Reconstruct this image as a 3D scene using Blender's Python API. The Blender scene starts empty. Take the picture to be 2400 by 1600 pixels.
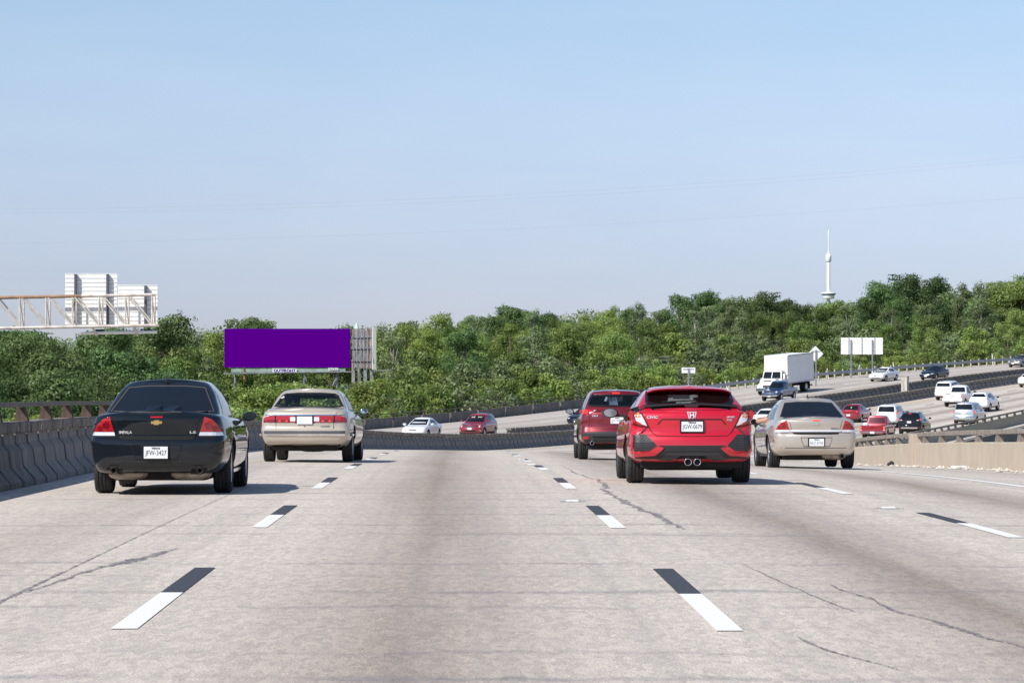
import bpy, bmesh, math, random
import numpy as np
from mathutils import Vector, Matrix
from mathutils.bvhtree import BVHTree

random.seed(7)
rng = np.random.default_rng(11)
scene = bpy.context.scene
C = scene.collection

# ------------------------------------------------------------------ camera
F_PX = 7200.0                      # focal length in pixels of a 2400 px wide frame
HORIZON = 867.0
cam_data = bpy.data.cameras.new('camera')
cam_data.sensor_width = 36.0
cam_data.lens = 36.0 * F_PX / 2400.0
cam_data.clip_start = 0.5
cam_data.clip_end = 20000.0
cam = bpy.data.objects.new('camera', cam_data)
C.objects.link(cam)
EYE = 1.5
cam.location = (0, 0, EYE)
cam.rotation_euler = (math.radians(90) + math.atan((HORIZON - 800.0) / F_PX), 0, 0)
scene.camera = cam

# ------------------------------------------------------------------ light
SUN_EL = math.radians(43)
SUN_AZ = Vector((-0.70, -0.71))            # horizontal direction towards the sun
SUN_AZ.normalize()
to_sun = Vector((SUN_AZ.x * math.cos(SUN_EL), SUN_AZ.y * math.cos(SUN_EL), math.sin(SUN_EL)))
world = bpy.data.worlds.new('World')
scene.world = world
world.use_nodes = True
wn = world.node_tree.nodes
wl = world.node_tree.links
wn.clear()
w_out = wn.new('ShaderNodeOutputWorld')
w_bg = wn.new('ShaderNodeBackground')
sky = wn.new('ShaderNodeTexSky')
sky.sky_type = 'NISHITA'
sky.sun_disc = False
sky.sun_elevation = SUN_EL
sky.sun_rotation = math.atan2(SUN_AZ.x, SUN_AZ.y)
sky.altitude = 150
sky.air_density = 1.0
sky.dust_density = 0.15
sky.ozone_density = 1.0
w_tint = wn.new('ShaderNodeHueSaturation')
w_tint.inputs['Saturation'].default_value = 1.0
w_tint.inputs['Value'].default_value = 1.0
wl.new(sky.outputs['Color'], w_tint.inputs['Color'])
# hazy summer air: the whole ring above the horizon is a pale blue rather than cream
w_geo = wn.new('ShaderNodeTexCoord')
w_sep = wn.new('ShaderNodeSeparateXYZ')
w_ramp = wn.new('ShaderNodeValToRGB')
wl.new(w_geo.outputs['Generated'], w_sep.inputs[0])
wl.new(w_sep.outputs['Z'], w_ramp.inputs['Fac'])
for k_, (p_, c_) in enumerate([(0.0, (0.47, 0.55, 0.92)), (0.026, (0.515, 0.584, 0.932)), (0.062, (0.722, 0.714, 0.946)), (0.12, (0.866, 0.884, 0.99)), (0.35, (0.92, 0.93, 1.0)), (0.8, (1.0, 1.0, 1.0))]):
    if k_ > 1:
        w_ramp.color_ramp.elements.new(p_)
    w_ramp.color_ramp.elements[k_].position = p_
    w_ramp.color_ramp.elements[k_].color = (*c_, 1)
w_ramp.color_ramp.interpolation = 'B_SPLINE'
w_mul = wn.new('ShaderNodeMix')
w_mul.data_type = 'RGBA'; w_mul.blend_type = 'MULTIPLY'
w_mul.inputs['Factor'].default_value = 1.0
wl.new(w_tint.outputs['Color'], w_mul.inputs['A'])
wl.new(w_ramp.outputs['Color'], w_mul.inputs['B'])
# faint streaks of high thin cloud all round the sky
w_map = wn.new('ShaderNodeMapping'); w_map.inputs['Scale'].default_value = (2.0, 2.0, 9.0)
w_nz = wn.new('ShaderNodeTexNoise'); w_nz.inputs['Scale'].default_value = 3.0; w_nz.inputs['Detail'].default_value = 7; w_nz.inputs['Roughness'].default_value = 0.55
wl.new(w_geo.outputs['Generated'], w_map.inputs[0]); wl.new(w_map.outputs[0], w_nz.inputs['Vector'])
w_cr = wn.new('ShaderNodeValToRGB')
w_cr.color_ramp.elements[0].position = 0.38; w_cr.color_ramp.elements[0].color = (0.975, 0.985, 1.0, 1)
w_cr.color_ramp.elements[1].position = 0.72; w_cr.color_ramp.elements[1].color = (1.075, 1.04, 1.02, 1)
wl.new(w_nz.outputs['Fac'], w_cr.inputs['Fac'])
w_mul2 = wn.new('ShaderNodeMix'); w_mul2.data_type = 'RGBA'; w_mul2.blend_type = 'MULTIPLY'; w_mul2.inputs['Factor'].default_value = 1.0
wl.new(w_mul.outputs['Result'], w_mul2.inputs['A']); wl.new(w_cr.outputs['Color'], w_mul2.inputs['B'])
wl.new(w_mul2.outputs['Result'], w_bg.inputs['Color'])
w_bg.inputs['Strength'].default_value = 0.10
wl.new(w_bg.outputs['Background'], w_out.inputs['Surface'])

sun_data = bpy.data.lights.new('sun', 'SUN')
sun_data.energy = 4.2
sun_data.angle = math.radians(0.55)
sun_data.color = (1.0, 0.955, 0.89)
sun = bpy.data.objects.new('sun', sun_data)
C.objects.link(sun)
sun.location = to_sun * 200
sun.rotation_euler = (-to_sun).to_track_quat('-Z', 'Y').to_euler()

vs = scene.view_settings
vs.view_transform = 'Standard'
vs.look = 'None'
vs.gamma = 1.0
vs.exposure = 0.3
scene.cycles.use_denoising = True
scene.cycles.max_bounces = 8
scene.cycles.transparent_max_bounces = 12
scene.cycles.sample_clamp_indirect = 6.0

# ------------------------------------------------------------------ materials
MATS = {}

def new_mat(name):
    m = bpy.data.materials.new(name)
    m.use_nodes = True
    nt = m.node_tree
    return m, nt, nt.nodes['Principled BSDF']

def plain(name, col, rough=0.6, metal=0.0, coat=0.0, emit=None, estr=0.0, spec=None, noise=0.0, nscale=8.0):
    if name in MATS:
        return MATS[name]
    m, nt, b = new_mat(name)
    b.inputs['Base Color'].default_value = (*col, 1)
    b.inputs['Roughness'].default_value = rough
    b.inputs['Metallic'].default_value = metal
    b.inputs['Coat Weight'].default_value = coat
    b.inputs['Coat Roughness'].default_value = 0.04
    if spec is not None:
        b.inputs['Specular IOR Level'].default_value = spec
    if emit:
        b.inputs['Emission Color'].default_value = (*emit, 1)
        b.inputs['Emission Strength'].default_value = estr
    if noise:
        tc = nt.nodes.new('ShaderNodeTexCoord')
        nz = nt.nodes.new('ShaderNodeTexNoise')
        nz.inputs['Scale'].default_value = nscale
        nz.inputs['Detail'].default_value = 6
        nt.links.new(tc.outputs['Object'], nz.inputs['Vector'])
        rp = nt.nodes.new('ShaderNodeValToRGB')
        rp.color_ramp.elements[0].position = 0.3
        rp.color_ramp.elements[1].position = 0.7
        rp.color_ramp.elements[0].color = (*[c * (1 - noise) for c in col], 1)
        rp.color_ramp.elements[1].color = (*[min(1, c * (1 + noise)) for c in col], 1)
        nt.links.new(nz.outputs['Fac'], rp.inputs['Fac'])
        nt.links.new(rp.outputs['Color'], b.inputs['Base Color'])
    MATS[name] = m
    return m

def paint(name, col, metal=0.0, rough=0.35, coat=1.0):
    """automotive paint: coloured flake base under a clear coat, a little road dust low on the body"""
    if name in MATS:
        return MATS[name]
    m, nt, b = new_mat(name)
    N, L = nt.nodes, nt.links
    tc = N.new('ShaderNodeTexCoord')
    sp = N.new('ShaderNodeSeparateXYZ')
    L.new(tc.outputs['Object'], sp.inputs[0])
    mr = N.new('ShaderNodeMapRange')
    mr.inputs['From Min'].default_value = 0.75
    mr.inputs['From Max'].default_value = 0.2
    L.new(sp.outputs['Z'], mr.inputs['Value'])
    nz = N.new('ShaderNodeTexNoise')
    nz.inputs['Scale'].default_value = 3.5
    nz.inputs['Detail'].default_value = 5
    L.new(tc.outputs['Object'], nz.inputs['Vector'])
    mu = N.new('ShaderNodeMath'); mu.operation = 'MULTIPLY'
    L.new(mr.outputs['Result'], mu.inputs[0]); L.new(nz.outputs['Fac'], mu.inputs[1])
    m2 = N.new('ShaderNodeMath'); m2.operation = 'MULTIPLY'; m2.inputs[1].default_value = 0.35 if max(col) > 0.05 else 0.10
    L.new(mu.outputs[0], m2.inputs[0])
    mx = N.new('ShaderNodeMix'); mx.data_type = 'RGBA'
    mx.inputs['A'].default_value = (*col, 1)
    mx.inputs['B'].default_value = (0.16, 0.14, 0.12, 1)
    L.new(m2.outputs[0], mx.inputs['Factor'])
    L.new(mx.outputs['Result'], b.inputs['Base Color'])
    b.inputs['Metallic'].default_value = metal
    ro = N.new('ShaderNodeMath'); ro.operation = 'MULTIPLY_ADD'
    ro.inputs[1].default_value = 0.5; ro.inputs[2].default_value = rough
    L.new(m2.outputs[0], ro.inputs[0]); L.new(ro.outputs[0], b.inputs['Roughness'])
    b.inputs['Coat Weight'].default_value = coat
    b.inputs['Coat Roughness'].default_value = 0.03
    if max(col) < 0.04:
        b.inputs['Specular IOR Level'].default_value = 0.0
        b.inputs['Coat Weight'].default_value = 1.0
    MATS[name] = m
    return m

def glass(name, tint, opac):
    """thin automotive glass: tinted see-through with a fresnel reflection"""
    if name in MATS:
        return MATS[name]
    m = bpy.data.materials.new(name); m.use_nodes = True
    nt = m.node_tree; N, L = nt.nodes, nt.links
    N.clear()
    o = N.new('ShaderNodeOutputMaterial')
    tr = N.new('ShaderNodeBsdfTransparent'); tr.inputs[0].default_value = (*tint, 1)
    df = N.new('ShaderNodeBsdfDiffuse'); df.inputs[0].default_value = (0.02, 0.024, 0.028, 1)
    m1 = N.new('ShaderNodeMixShader'); m1.inputs[0].default_value = opac
    L.new(tr.outputs[0], m1.inputs[1]); L.new(df.outputs[0], m1.inputs[2])
    gl = N.new('ShaderNodeBsdfGlossy'); gl.inputs['Roughness'].default_value = 0.03
    fr = N.new('ShaderNodeFresnel'); fr.inputs[0].default_value = 1.5
    m2 = N.new('ShaderNodeMixShader')
    L.new(fr.outputs[0], m2.inputs[0]); L.new(m1.outputs[0], m2.inputs[1]); L.new(gl.outputs[0], m2.inputs[2])
    L.new(m2.outputs[0], o.inputs[0])
    MATS[name] = m
    return m

M_TINT = plain('glass_tinted', (0.006, 0.008, 0.011), 0.05, spec=0.6)
M_GLASS = glass('glass_clear', (0.86, 0.92, 0.90), 0.04)
M_GLASSD = glass('glass_smoked', (0.55, 0.64, 0.68), 0.15)
M_FRIT = plain('glass_border', (0.012, 0.012, 0.014), 0.25)
M_RUBBER = plain('tyre_rubber', (0.022, 0.022, 0.023), 0.85, noise=0.35, nscale=20)
M_RIM = plain('rim_alloy', (0.55, 0.56, 0.58), 0.3, 0.9)
M_PLASTIC = plain('black_plastic', (0.022, 0.022, 0.024), 0.5)
M_DARK = plain('underbody_dark', (0.012, 0.012, 0.012), 0.9)
M_GAP = plain('shut_line', (0.004, 0.004, 0.004), 0.9)
M_CHROME = plain('chrome', (0.82, 0.83, 0.85), 0.12, 1.0)
M_STEEL = plain('exhaust_steel', (0.30, 0.27, 0.24), 0.45, 0.8, noise=0.4)
M_RED = plain('lamp_red', (0.42, 0.008, 0.014), 0.12, coat=1.0)
M_REDD = plain('lamp_red_dark', (0.20, 0.004, 0.010), 0.12, coat=1.0)
M_REDON = plain('lamp_red_lit', (0.7, 0.02, 0.02), 0.15, coat=1.0, emit=(1, 0.05, 0.03), estr=0.75)
M_AMBER = plain('lamp_amber', (0.75, 0.22, 0.03), 0.15, coat=1.0)
M_LENS = plain('lamp_clear', (0.78, 0.78, 0.80), 0.10, 0.25, coat=1.0)
M_PLATE = plain('plate_white', (0.78, 0.79, 0.80), 0.45)
M_INK = plain('plate_ink', (0.02, 0.02, 0.035), 0.6)
M_INKG = plain('plate_ink_grey', (0.22, 0.22, 0.25), 0.6)
M_GOLD = plain('badge_gold', (0.75, 0.55, 0.24), 0.25, 0.9)
M_MIRROR = plain('mirror_glass', (0.75, 0.80, 0.82), 0.03, 1.0)
M_INTER = plain('cabin_dark', (0.045, 0.048, 0.052), 0.9)
M_INTERB = plain('cabin_beige', (0.20, 0.18, 0.15), 0.9)

# ------------------------------------------------------------------ mesh helpers
def link(o, parent=None):
    C.objects.link(o)
    if parent is not None:
        o.parent = parent
    return o

def mesh_obj(name, verts, faces, mat=None, parent=None, smooth=False, mats=None, fmat=None):
    me = bpy.data.meshes.new(name)
    me.from_pydata([tuple(map(float, v)) for v in verts], [], [tuple(f) for f in faces])
    for mm in (mats or ([mat] if mat else [])):
        me.materials.append(mm)
    if fmat is not None:
        me.polygons.foreach_set('material_index', np.array(fmat, dtype=np.int32))
    if smooth:
        me.polygons.foreach_set('use_smooth', np.ones(len(me.polygons), dtype=bool))
    me.update()
    return link(bpy.data.objects.new(name, me), parent)

def bm_obj(name, bm, mat=None, parent=None, smooth=False):
    me = bpy.data.meshes.new(name)
    bm.to_mesh(me)
    bm.free()
    if mat:
        me.materials.append(mat)
    if smooth:
        me.polygons.foreach_set('use_smooth', np.ones(len(me.polygons), dtype=bool))
    me.update()
    return link(bpy.data.objects.new(name, me), parent)

def empty(name, loc=(0, 0, 0), rot=(0, 0, 0), parent=None):
    o = bpy.data.objects.new(name, None)
    o.empty_display_size = 0.3
    o.location = loc
    o.rotation_euler = rot
    return link(o, parent)

def tag(o, label=None, cat=None, group=None, kind=None):
    if label:
        o['label'] = label
    if cat:
        o['category'] = cat
    if group:
        o['group'] = group
    if kind:
        o['kind'] = kind
    return o

def add_box(bm, c, d, bevel=0.0, rot=None):
    r = bmesh.ops.create_cube(bm, size=1.0)
    vs_ = r['verts']
    bmesh.ops.scale(bm, vec=d, verts=vs_)
    if bevel > 0:
        es = list({e for v in vs_ for e in v.link_edges})
        rb = bmesh.ops.bevel(bm, geom=es, offset=bevel, segments=2, affect='EDGES', profile=0.7)
        vs_ = list({v for v in rb['verts']} | {v for v in vs_ if v.is_valid})
    if rot is not None:
        bmesh.ops.rotate(bm, cent=(0, 0, 0), matrix=rot, verts=vs_)
    bmesh.ops.translate(bm, vec=c, verts=vs_)
    return vs_

def box(name, c, d, mat, parent=None, bevel=0.0, rot=None, smooth=False):
    bm = bmesh.new()
    add_box(bm, c, d, bevel, rot)
    return bm_obj(name, bm, mat, parent, smooth)

def add_bar(bm, a, b, r, n=6, r2=None):
    a = Vector(a); b = Vector(b)
    d = b - a
    if d.length < 1e-6:
        return
    q = d.to_track_quat('Z', 'Y').to_matrix().to_4x4()
    mtx = Matrix.Translation((a + b) / 2) @ q
    bmesh.ops.create_cone(bm, cap_ends=True, segments=n, radius1=r, radius2=r if r2 is None else r2, depth=d.length, matrix=mtx)

def bar(name, a, b, r, mat, parent=None, n=8, r2=None, smooth=True):
    bm = bmesh.new()
    add_bar(bm, a, b, r, n, r2)
    return bm_obj(name, bm, mat, parent, False)

def tube(name, pts, r, mat, parent=None, n=6):
    bm = bmesh.new()
    for p, q in zip(pts[:-1], pts[1:]):
        add_bar(bm, p, q, r, n)
    return bm_obj(name, bm, mat, parent)

def lathe_mesh(name, prof, n=24, axis='x', mat=None, smooth=True):
    """prof: (radius, along) pairs"""
    vs_, fs = [], []
    m = len(prof)
    for i in range(n):
        a = 2 * math.pi * i / n
        for r, t in prof:
            if axis == 'x':
                vs_.append((t, r * math.cos(a), r * math.sin(a)))
            elif axis == 'y':
                vs_.append((r * math.cos(a), t, r * math.sin(a)))
            else:
                vs_.append((r * math.cos(a), r * math.sin(a), t))
    for i in range(n):
        j = (i + 1) % n
        for k in range(m - 1):
            fs.append((i * m + k, i * m + k + 1, j * m + k + 1, j * m + k))
    me = bpy.data.meshes.new(name)
    me.from_pydata(vs_, [], fs)
    if mat:
        me.materials.append(mat)
    if smooth:
        me.polygons.foreach_set('use_smooth', np.ones(len(me.polygons), dtype=bool))
    me.update()
    return me

def text_mesh(txt, size, mat, width=None, depth=0.002, bold=0.0):
    cu = bpy.data.curves.new('lettering', 'FONT')
    cu.body = txt
    cu.size = size
    cu.align_x = 'CENTER'
    cu.align_y = 'CENTER'
    cu.extrude = depth
    cu.offset = bold
    cu.resolution_u = 3
    o = bpy.data.objects.new('lettering', cu)
    C.objects.link(o)
    dg = bpy.context.evaluated_depsgraph_get()
    me = bpy.data.meshes.new_from_object(o.evaluated_get(dg))
    bpy.data.objects.remove(o)
    bpy.data.curves.remove(cu)
    n = len(me.vertices)
    co = np.empty(n * 3); me.vertices.foreach_get('co', co); co = co.reshape(-1, 3)
    if n:
        co[:, 0] -= (co[:, 0].min() + co[:, 0].max()) / 2
        co[:, 1] -= (co[:, 1].min() + co[:, 1].max()) / 2
        if width:
            co[:, 0] *= width / max(1e-6, co[:, 0].max() - co[:, 0].min())
    co2 = np.stack([co[:, 0], -co[:, 2], co[:, 1]], axis=1)      # stands upright, faces -Y
    me.vertices.foreach_set('co', co2.ravel())
    me.materials.clear()
    me.materials.append(mat)
    me.update()
    return me

# ------------------------------------------------------------------ road geometry
HEAD = 0.018
S0, RAD = 90.0, 430.0
XB = -6.03
_dir0 = np.array([-math.sin(HEAD), math.cos(HEAD)])
_nrm0 = np.array([math.cos(HEAD), math.sin(HEAD)])
_p0 = np.array([XB, 0.0]) + _dir0 * S0
CEN = _p0 + _nrm0 * RAD

_zs = np.array([(-60, -.30), (-20, -.05), (5, 0.0), (18, 0.0), (30, -.035), (42, -.12), (54, -.25), (70, -.57), (90, -.92), (110, -1.38),
                (130, -1.95), (150, -2.50), (170, -2.95), (190, -3.22), (210, -3.32), (232, -3.22), (257, -2.80), (276, -2.20),
                (290, -1.70), (304, -1.10), (324, -.05), (356, 1.25), (390, 2.6), (430, 4.3), (480, 6.2), (560, 8.0), (700, 9.0)])

def road_z(s):
    s = np.asarray(s, dtype=float)
    acc = 0
    for d in (-9, -4.5, 0, 4.5, 9):
        acc = acc + np.interp(s + d * np.clip((s - 20) / 40, 0.2, 1.0), _zs[:, 0], _zs[:, 1])
    return acc / 5

def heading(s):
    return HEAD if s < S0 else HEAD - (s - S0) / RAD      # angle to the left of +Y

def P(s, o, dz=0.0):
    """point of the road frame: s along the left barrier, o metres to its right"""
    if s < S0:
        p = np.array([XB, 0.0]) + _dir0 * s + _nrm0 * o
    else:
        a = HEAD - (s - S0) / RAD
        n = np.array([math.cos(a), math.sin(a)])
        p = CEN - n * (RAD - o)
    e = float(np.interp(s, [0, 40, 75, 140, 200, 260, 300], [0.0, 0.012, 0.030, 0.072, 0.045, 0.012, 0.0]))
    e2 = float(np.interp(s, [45, 62, 110, 170], [0.0, 0.010, 0.009, 0.0]))
    z = float(road_z(s)) - e * max(0.0, min(o, 22) - 9.0) + e2 * min(9.0, max(0.0, 9.0 - o))
    return Vector((p[0], p[1], z + dz))

def frame_of(x, y):
    """inverse of P: (s, o) of a ground point"""
    d = np.array([x, y]) - np.array([XB, 0.0])
    s = d @ _dir0
    if s < S0:
        return s, d @ _nrm0
    v = CEN - np.array([x, y])
    r = math.hypot(*v)
    a = math.atan2(v[1], v[0])
    return S0 + (HEAD - a) * RAD, RAD - r

def solve_s(px, o, near=False):
    """arc position where the line at offset o is seen at picture column px (the far crossing)"""
    t = (px - 1200.0) / F_PX
    ss = np.arange(30, 520, 0.5)
    f = []
    for s in ss:
        p = P(s, o)
        f.append(p.x / p.y - t)
    f = np.array(f)
    idx = np.where(np.sign(f[:-1]) != np.sign(f[1:]))[0]
    if len(idx) == 0:
        return float(ss[np.argmin(np.abs(f))])
    return float(ss[idx[0] if near else idx[-1]])

def strip(name, s0, s1, o0, o1, mat, parent=None, step=2.0, dz=0.0, no=1, uv=True):
    n = max(1, int(math.ceil((s1 - s0) / step)))
    vs_, fs, uvs = [], [], []
    for i in range(n + 1):
        s = s0 + (s1 - s0) * i / n
        for k in range(no + 1):
            o = o0 + (o1 - o0) * k / no
            p = P(s, o, dz)
            vs_.append(p)
            uvs.append((s, o))
    w = no + 1
    for i in range(n):
        for k in range(no):
            fs.append((i * w + k, i * w + k + 1, (i + 1) * w + k + 1, (i + 1) * w + k))
    ob = mesh_obj(name, vs_, fs, mat, parent)
    if uv:
        lay = ob.data.uv_layers.new(name='road')
        li = np.empty(len(ob.data.loops), dtype=np.int32)
        ob.data.loops.foreach_get('vertex_index', li)
        lay.data.foreach_set('uv', np.array(uvs, dtype=np.float32)[li].ravel())
    return ob
# ------------------------------------------------------------------ road surfaces
def road_material(name, base, lanes, joint=True, width=22.0, o_start=0.0):
    m, nt, b = new_mat(name)
    N, L = nt.nodes, nt.links
    uv = N.new('ShaderNodeUVMap'); uv.uv_map = 'road'
    sp = N.new('ShaderNodeSeparateXYZ'); L.new(uv.outputs[0], sp.inputs[0])

    def math_(op, a, b_=None, c=None):
        n = N.new('ShaderNodeMath'); n.operation = op
        for k, v in enumerate((a, b_, c)):
            if v is None:
                continue
            if isinstance(v, (int, float)):
                n.inputs[k].default_value = v
            else:
                L.new(v, n.inputs[k])
        return n.outputs[0]

    def noise(scale, detail=4, rough=0.6, vec=None):
        n = N.new('ShaderNodeTexNoise')
        n.inputs['Scale'].default_value = scale
        n.inputs['Detail'].default_value = detail
        n.inputs['Roughness'].default_value = rough
        L.new(vec or uv.outputs[0], n.inputs['Vector'])
        return n.outputs['Fac']

    def ramp(fac, stops):
        r = N.new('ShaderNodeValToRGB')
        e = r.color_ramp.elements
        while len(e) < len(stops):
            e.new(0.5)
        for k, (p, c) in enumerate(stops):
            e[k].position = p
            e[k].color = (c, c, c, 1) if isinstance(c, (int, float)) else (*c, 1)
        L.new(fac, r.inputs['Fac'])
        return r.outputs['Color']

    def mix(fac, a, b_, mode='MIX'):
        n = N.new('ShaderNodeMix'); n.data_type = 'RGBA'; n.blend_type = mode
        for key, v in (('Factor', fac), ('A', a), ('B', b_)):
            if isinstance(v, (int, float)):
                n.inputs[key].default_value = v
            elif isinstance(v, tuple):
                n.inputs[key].default_value = (*v, 1)
            else:
                L.new(v, n.inputs[key])
        return n.outputs['Result']

    # mottled concrete and fine exposed aggregate
    col = mix(ramp(noise(0.35, 5), [(0.35, 0.0), (0.65, 1.0)]), tuple(c * 0.97 for c in base), tuple(c * 1.03 for c in base))
    gv = N.new('ShaderNodeCombineXYZ')
    L.new(math_('MULTIPLY', sp.outputs['X'], 0.26), gv.inputs[0]); L.new(sp.outputs['Y'], gv.inputs[1])
    grain = ramp(noise(85, 3, 0.78, gv.outputs[0]), [(0.30, 0.50), (0.42, 0.86), (0.5, 1.0), (0.60, 1.12), (0.72, 1.45)])
    col = mix(1.0, col, grain, 'MULTIPLY')
    vor = N.new('ShaderNodeTexVoronoi'); vor.inputs['Scale'].default_value = 26
    L.new(gv.outputs[0], vor.inputs['Vector'])
    col = mix(0.55, col, mix(1.0, col, ramp(vor.outputs['Color'], [(0.1, (0.72, 0.70, 0.69)), (0.55, (1.0, 0.99, 0.98)), (0.9, (1.25, 1.20, 1.14))]), 'MULTIPLY'))
    # oil and rubber darkened lane centres
    mp = N.new('ShaderNodeCombineXYZ')
    L.new(math_('MULTIPLY', sp.outputs['X'], 0.05), mp.inputs[0]); L.new(sp.outputs['Y'], mp.inputs[1])
    patch = ramp(noise(1.1, 4, 0.6, mp.outputs[0]), [(0.25, 0.55), (0.7, 1.0)])
    wob = math_('MULTIPLY_ADD', noise(0.08, 2), 0.5, -0.25)
    v01 = math_('DIVIDE', math_('SUBTRACT', math_('ADD', sp.outputs['Y'], wob), o_start), width)
    stops = [(0.0, 0.0)]
    for c, a, w in lanes:
        c = (c - o_start)
        stops += [((c - w) / width, 0.0), ((c - w * 0.45) / width, a * 0.45), (c / width, a), ((c + w * 0.45) / width, a * 0.45), ((c + w) / width, 0.0)]
    stain = math_('MULTIPLY', ramp(v01, stops[:31]), patch)
    col = mix(stain, col, mix(1.0, col, (0.46, 0.41, 0.38), 'MULTIPLY'))
    # slow lengthwise wear streaks
    mp2 = N.new('ShaderNodeCombineXYZ')
    L.new(math_('MULTIPLY', sp.outputs['X'], 0.02), mp2.inputs[0]); L.new(math_('MULTIPLY', sp.outputs['Y'], 2.2), mp2.inputs[1])
    col = mix(math_('MULTIPLY', ramp(noise(1.0, 4, 0.6, mp2.outputs[0]), [(0.45, 0.0), (0.75, 1.0)]), 0.30), col, (0.20, 0.19, 0.195))
    if joint:
        # irregular transverse cracks
        for per, ph, th, amt, sk in ((4.57, 0.4, 0.07, 0.50, 0.05), (9.7, 3.1, 0.09, 0.50, -0.02), (6.3, 5.2, 0.055, 0.36, 0.03)):
            mp3 = N.new('ShaderNodeCombineXYZ')
            L.new(math_('MULTIPLY', sp.outputs['X'], 0.5), mp3.inputs[0]); L.new(math_('MULTIPLY', sp.outputs['Y'], 0.9), mp3.inputs[1])
            wv = math_('MULTIPLY_ADD', noise(0.9, 5, 0.65, mp3.outputs[0]), 0.9, ph)
            ss = math_('ADD', math_('ADD', sp.outputs['X'], wv), math_('MULTIPLY', sp.outputs['Y'], sk))
            fr = math_('FRACT', math_('DIVIDE', ss, per))
            d = math_('MULTIPLY', math_('ABSOLUTE', math_('SUBTRACT', fr, 0.5)), per)
            d = math_('ADD', d, math_('MULTIPLY_ADD', noise(9, 3, 0.7), 0.26, -0.13))
            ln = ramp(d, [(0.0, 1.0), (th, 0.6), (th * 2.6, 0.0)])
            br = ramp(noise(0.55, 4, 0.65), [(0.38, 0.0), (0.62, 1.0)])
            col = mix(math_('MULTIPLY', math_('MULTIPLY', ln, br), amt), col, (0.135, 0.14, 0.165))
    L.new(col, b.inputs['Base Color'])
    b.inputs['Roughness'].default_value = 0.88
    b.inputs['Specular IOR Level'].default_value = 0.35
    bp = N.new('ShaderNodeBump'); bp.inputs['Strength'].default_value = 0.35; bp.inputs['Distance'].default_value = 0.006
    L.new(noise(70, 2), bp.inputs['Height'])
    L.new(bp.outputs[0], b.inputs['Normal'])
    return m

O_LINES = (4.1, 7.6, 11.2)
O_EDGE = 14.5
O_RIGHT = 19.8
M_ROAD = road_material('concrete_pavement', (0.59, 0.530, 0.462), [(2.1, 0.35, 1.0), (5.75, 0.95, 1.3), (9.35, 1.0, 1.3), (12.85, 0.9, 1.2), (17.2, 0.4, 1.6)])
M_ROADO = road_material('concrete_pavement_opposite', (0.50, 0.455, 0.405), [(10.0, 0.5, 1.0), (13.6, 0.6, 1.0), (17.2, 0.6, 1.0), (20.7, 0.45, 1.0)], width=30.0, joint=False)

road = tag(strip('road', -40, 640, -0.3, 21.0, M_ROAD, step=2.0, no=8), kind='structure')
O_MED = -5.6          # barrier of the opposing carriageway
O_OUT = -26.5
def opp_strip():
    ob = strip('opposite_road', -40, 640, O_OUT - 2.0, O_MED + 0.3, M_ROADO, step=2.0, no=6)
    lay = ob.data.uv_layers['road']
    a = np.empty(len(ob.data.loops) * 2, dtype=np.float32)
    lay.data.foreach_get('uv', a)
    a[1::2] = -a[1::2]
    lay.data.foreach_set('uv', a)
    return ob
opp_road = tag(opp_strip(), kind='structure')
M_MEDIAN = plain('median_dirt', (0.30, 0.27, 0.22), 0.95, noise=0.3, nscale=0.8)
median = tag(strip('median_strip', -40, 640, O_MED + 0.2, -0.2, M_MEDIAN, step=4, dz=-0.03), kind='structure')

M_WHITEP = plain('road_paint_white', (0.82, 0.80, 0.76), 0.7, noise=0.05, nscale=30)
M_BLACKP = plain('road_paint_black', (0.045, 0.048, 0.058), 0.75, noise=0.35, nscale=60)
M_TAR, nt, b = new_mat('crack_sealant')
b.inputs['Base Color'].default_value = (0.155, 0.155, 0.18, 1); b.inputs['Roughness'].default_value = 0.7
_tc = nt.nodes.new('ShaderNodeTexCoord'); _nz = nt.nodes.new('ShaderNodeTexNoise'); _nz.inputs['Scale'].default_value = 22; _nz.inputs['Detail'].default_value = 5; _nz.inputs['Roughness'].default_value = 0.75
nt.links.new(_tc.outputs['Object'], _nz.inputs['Vector'])
_rp = nt.nodes.new('ShaderNodeValToRGB'); _rp.color_ramp.elements[0].position = 0.42; _rp.color_ramp.elements[1].position = 0.60
nt.links.new(_nz.outputs['Fac'], _rp.inputs['Fac']); nt.links.new(_rp.outputs['Color'], b.inputs['Alpha'])

def dash_row(o, s_first, s_max, par, w=0.155, white=3.0, black=2.75, dz=0.005, taper=False):
    s = s_first
    while s < s_max:
        strip('lane_dash', s, s + white, o - w / 2, o + w / 2, M_WHITEP, par, step=0.8, dz=dz, uv=False)
        strip('contrast_dash', s + white, s + white + black, o - w / 2, o + w / 2, M_BLACKP, par, step=0.8, dz=dz, uv=False)
        s += 12.19
dash_row(O_LINES[0], 17.75 - 12.19, 380, road)
dash_row(O_LINES[1], 17.55 - 12.19, 380, road)
dash_row(O_LINES[2], 28.2 - 12.19 * 2, 380, road)
strip('edge_line', -20, 420, O_EDGE - 0.08, O_EDGE + 0.08, M_WHITEP, road, step=2, dz=0.005, uv=False)
strip('edge_line', 120, 420, 1.0, 1.14, plain('road_paint_yellow', (0.62, 0.42, 0.08), 0.7), road, step=2, dz=0.005, uv=False)
for oo in (-11.6, -15.2, -18.9):
    s = 150.0 + oo
    while s < 430:
        strip('lane_dash', s, s + 3.05, oo - 0.08, oo + 0.08, M_WHITEP, opp_road, step=1.6, dz=0.005, uv=False)
        s += 12.19
strip('edge_line', 150, 440, -22.6, -22.45, M_WHITEP, opp_road, step=3, dz=0.005, uv=False)

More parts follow.
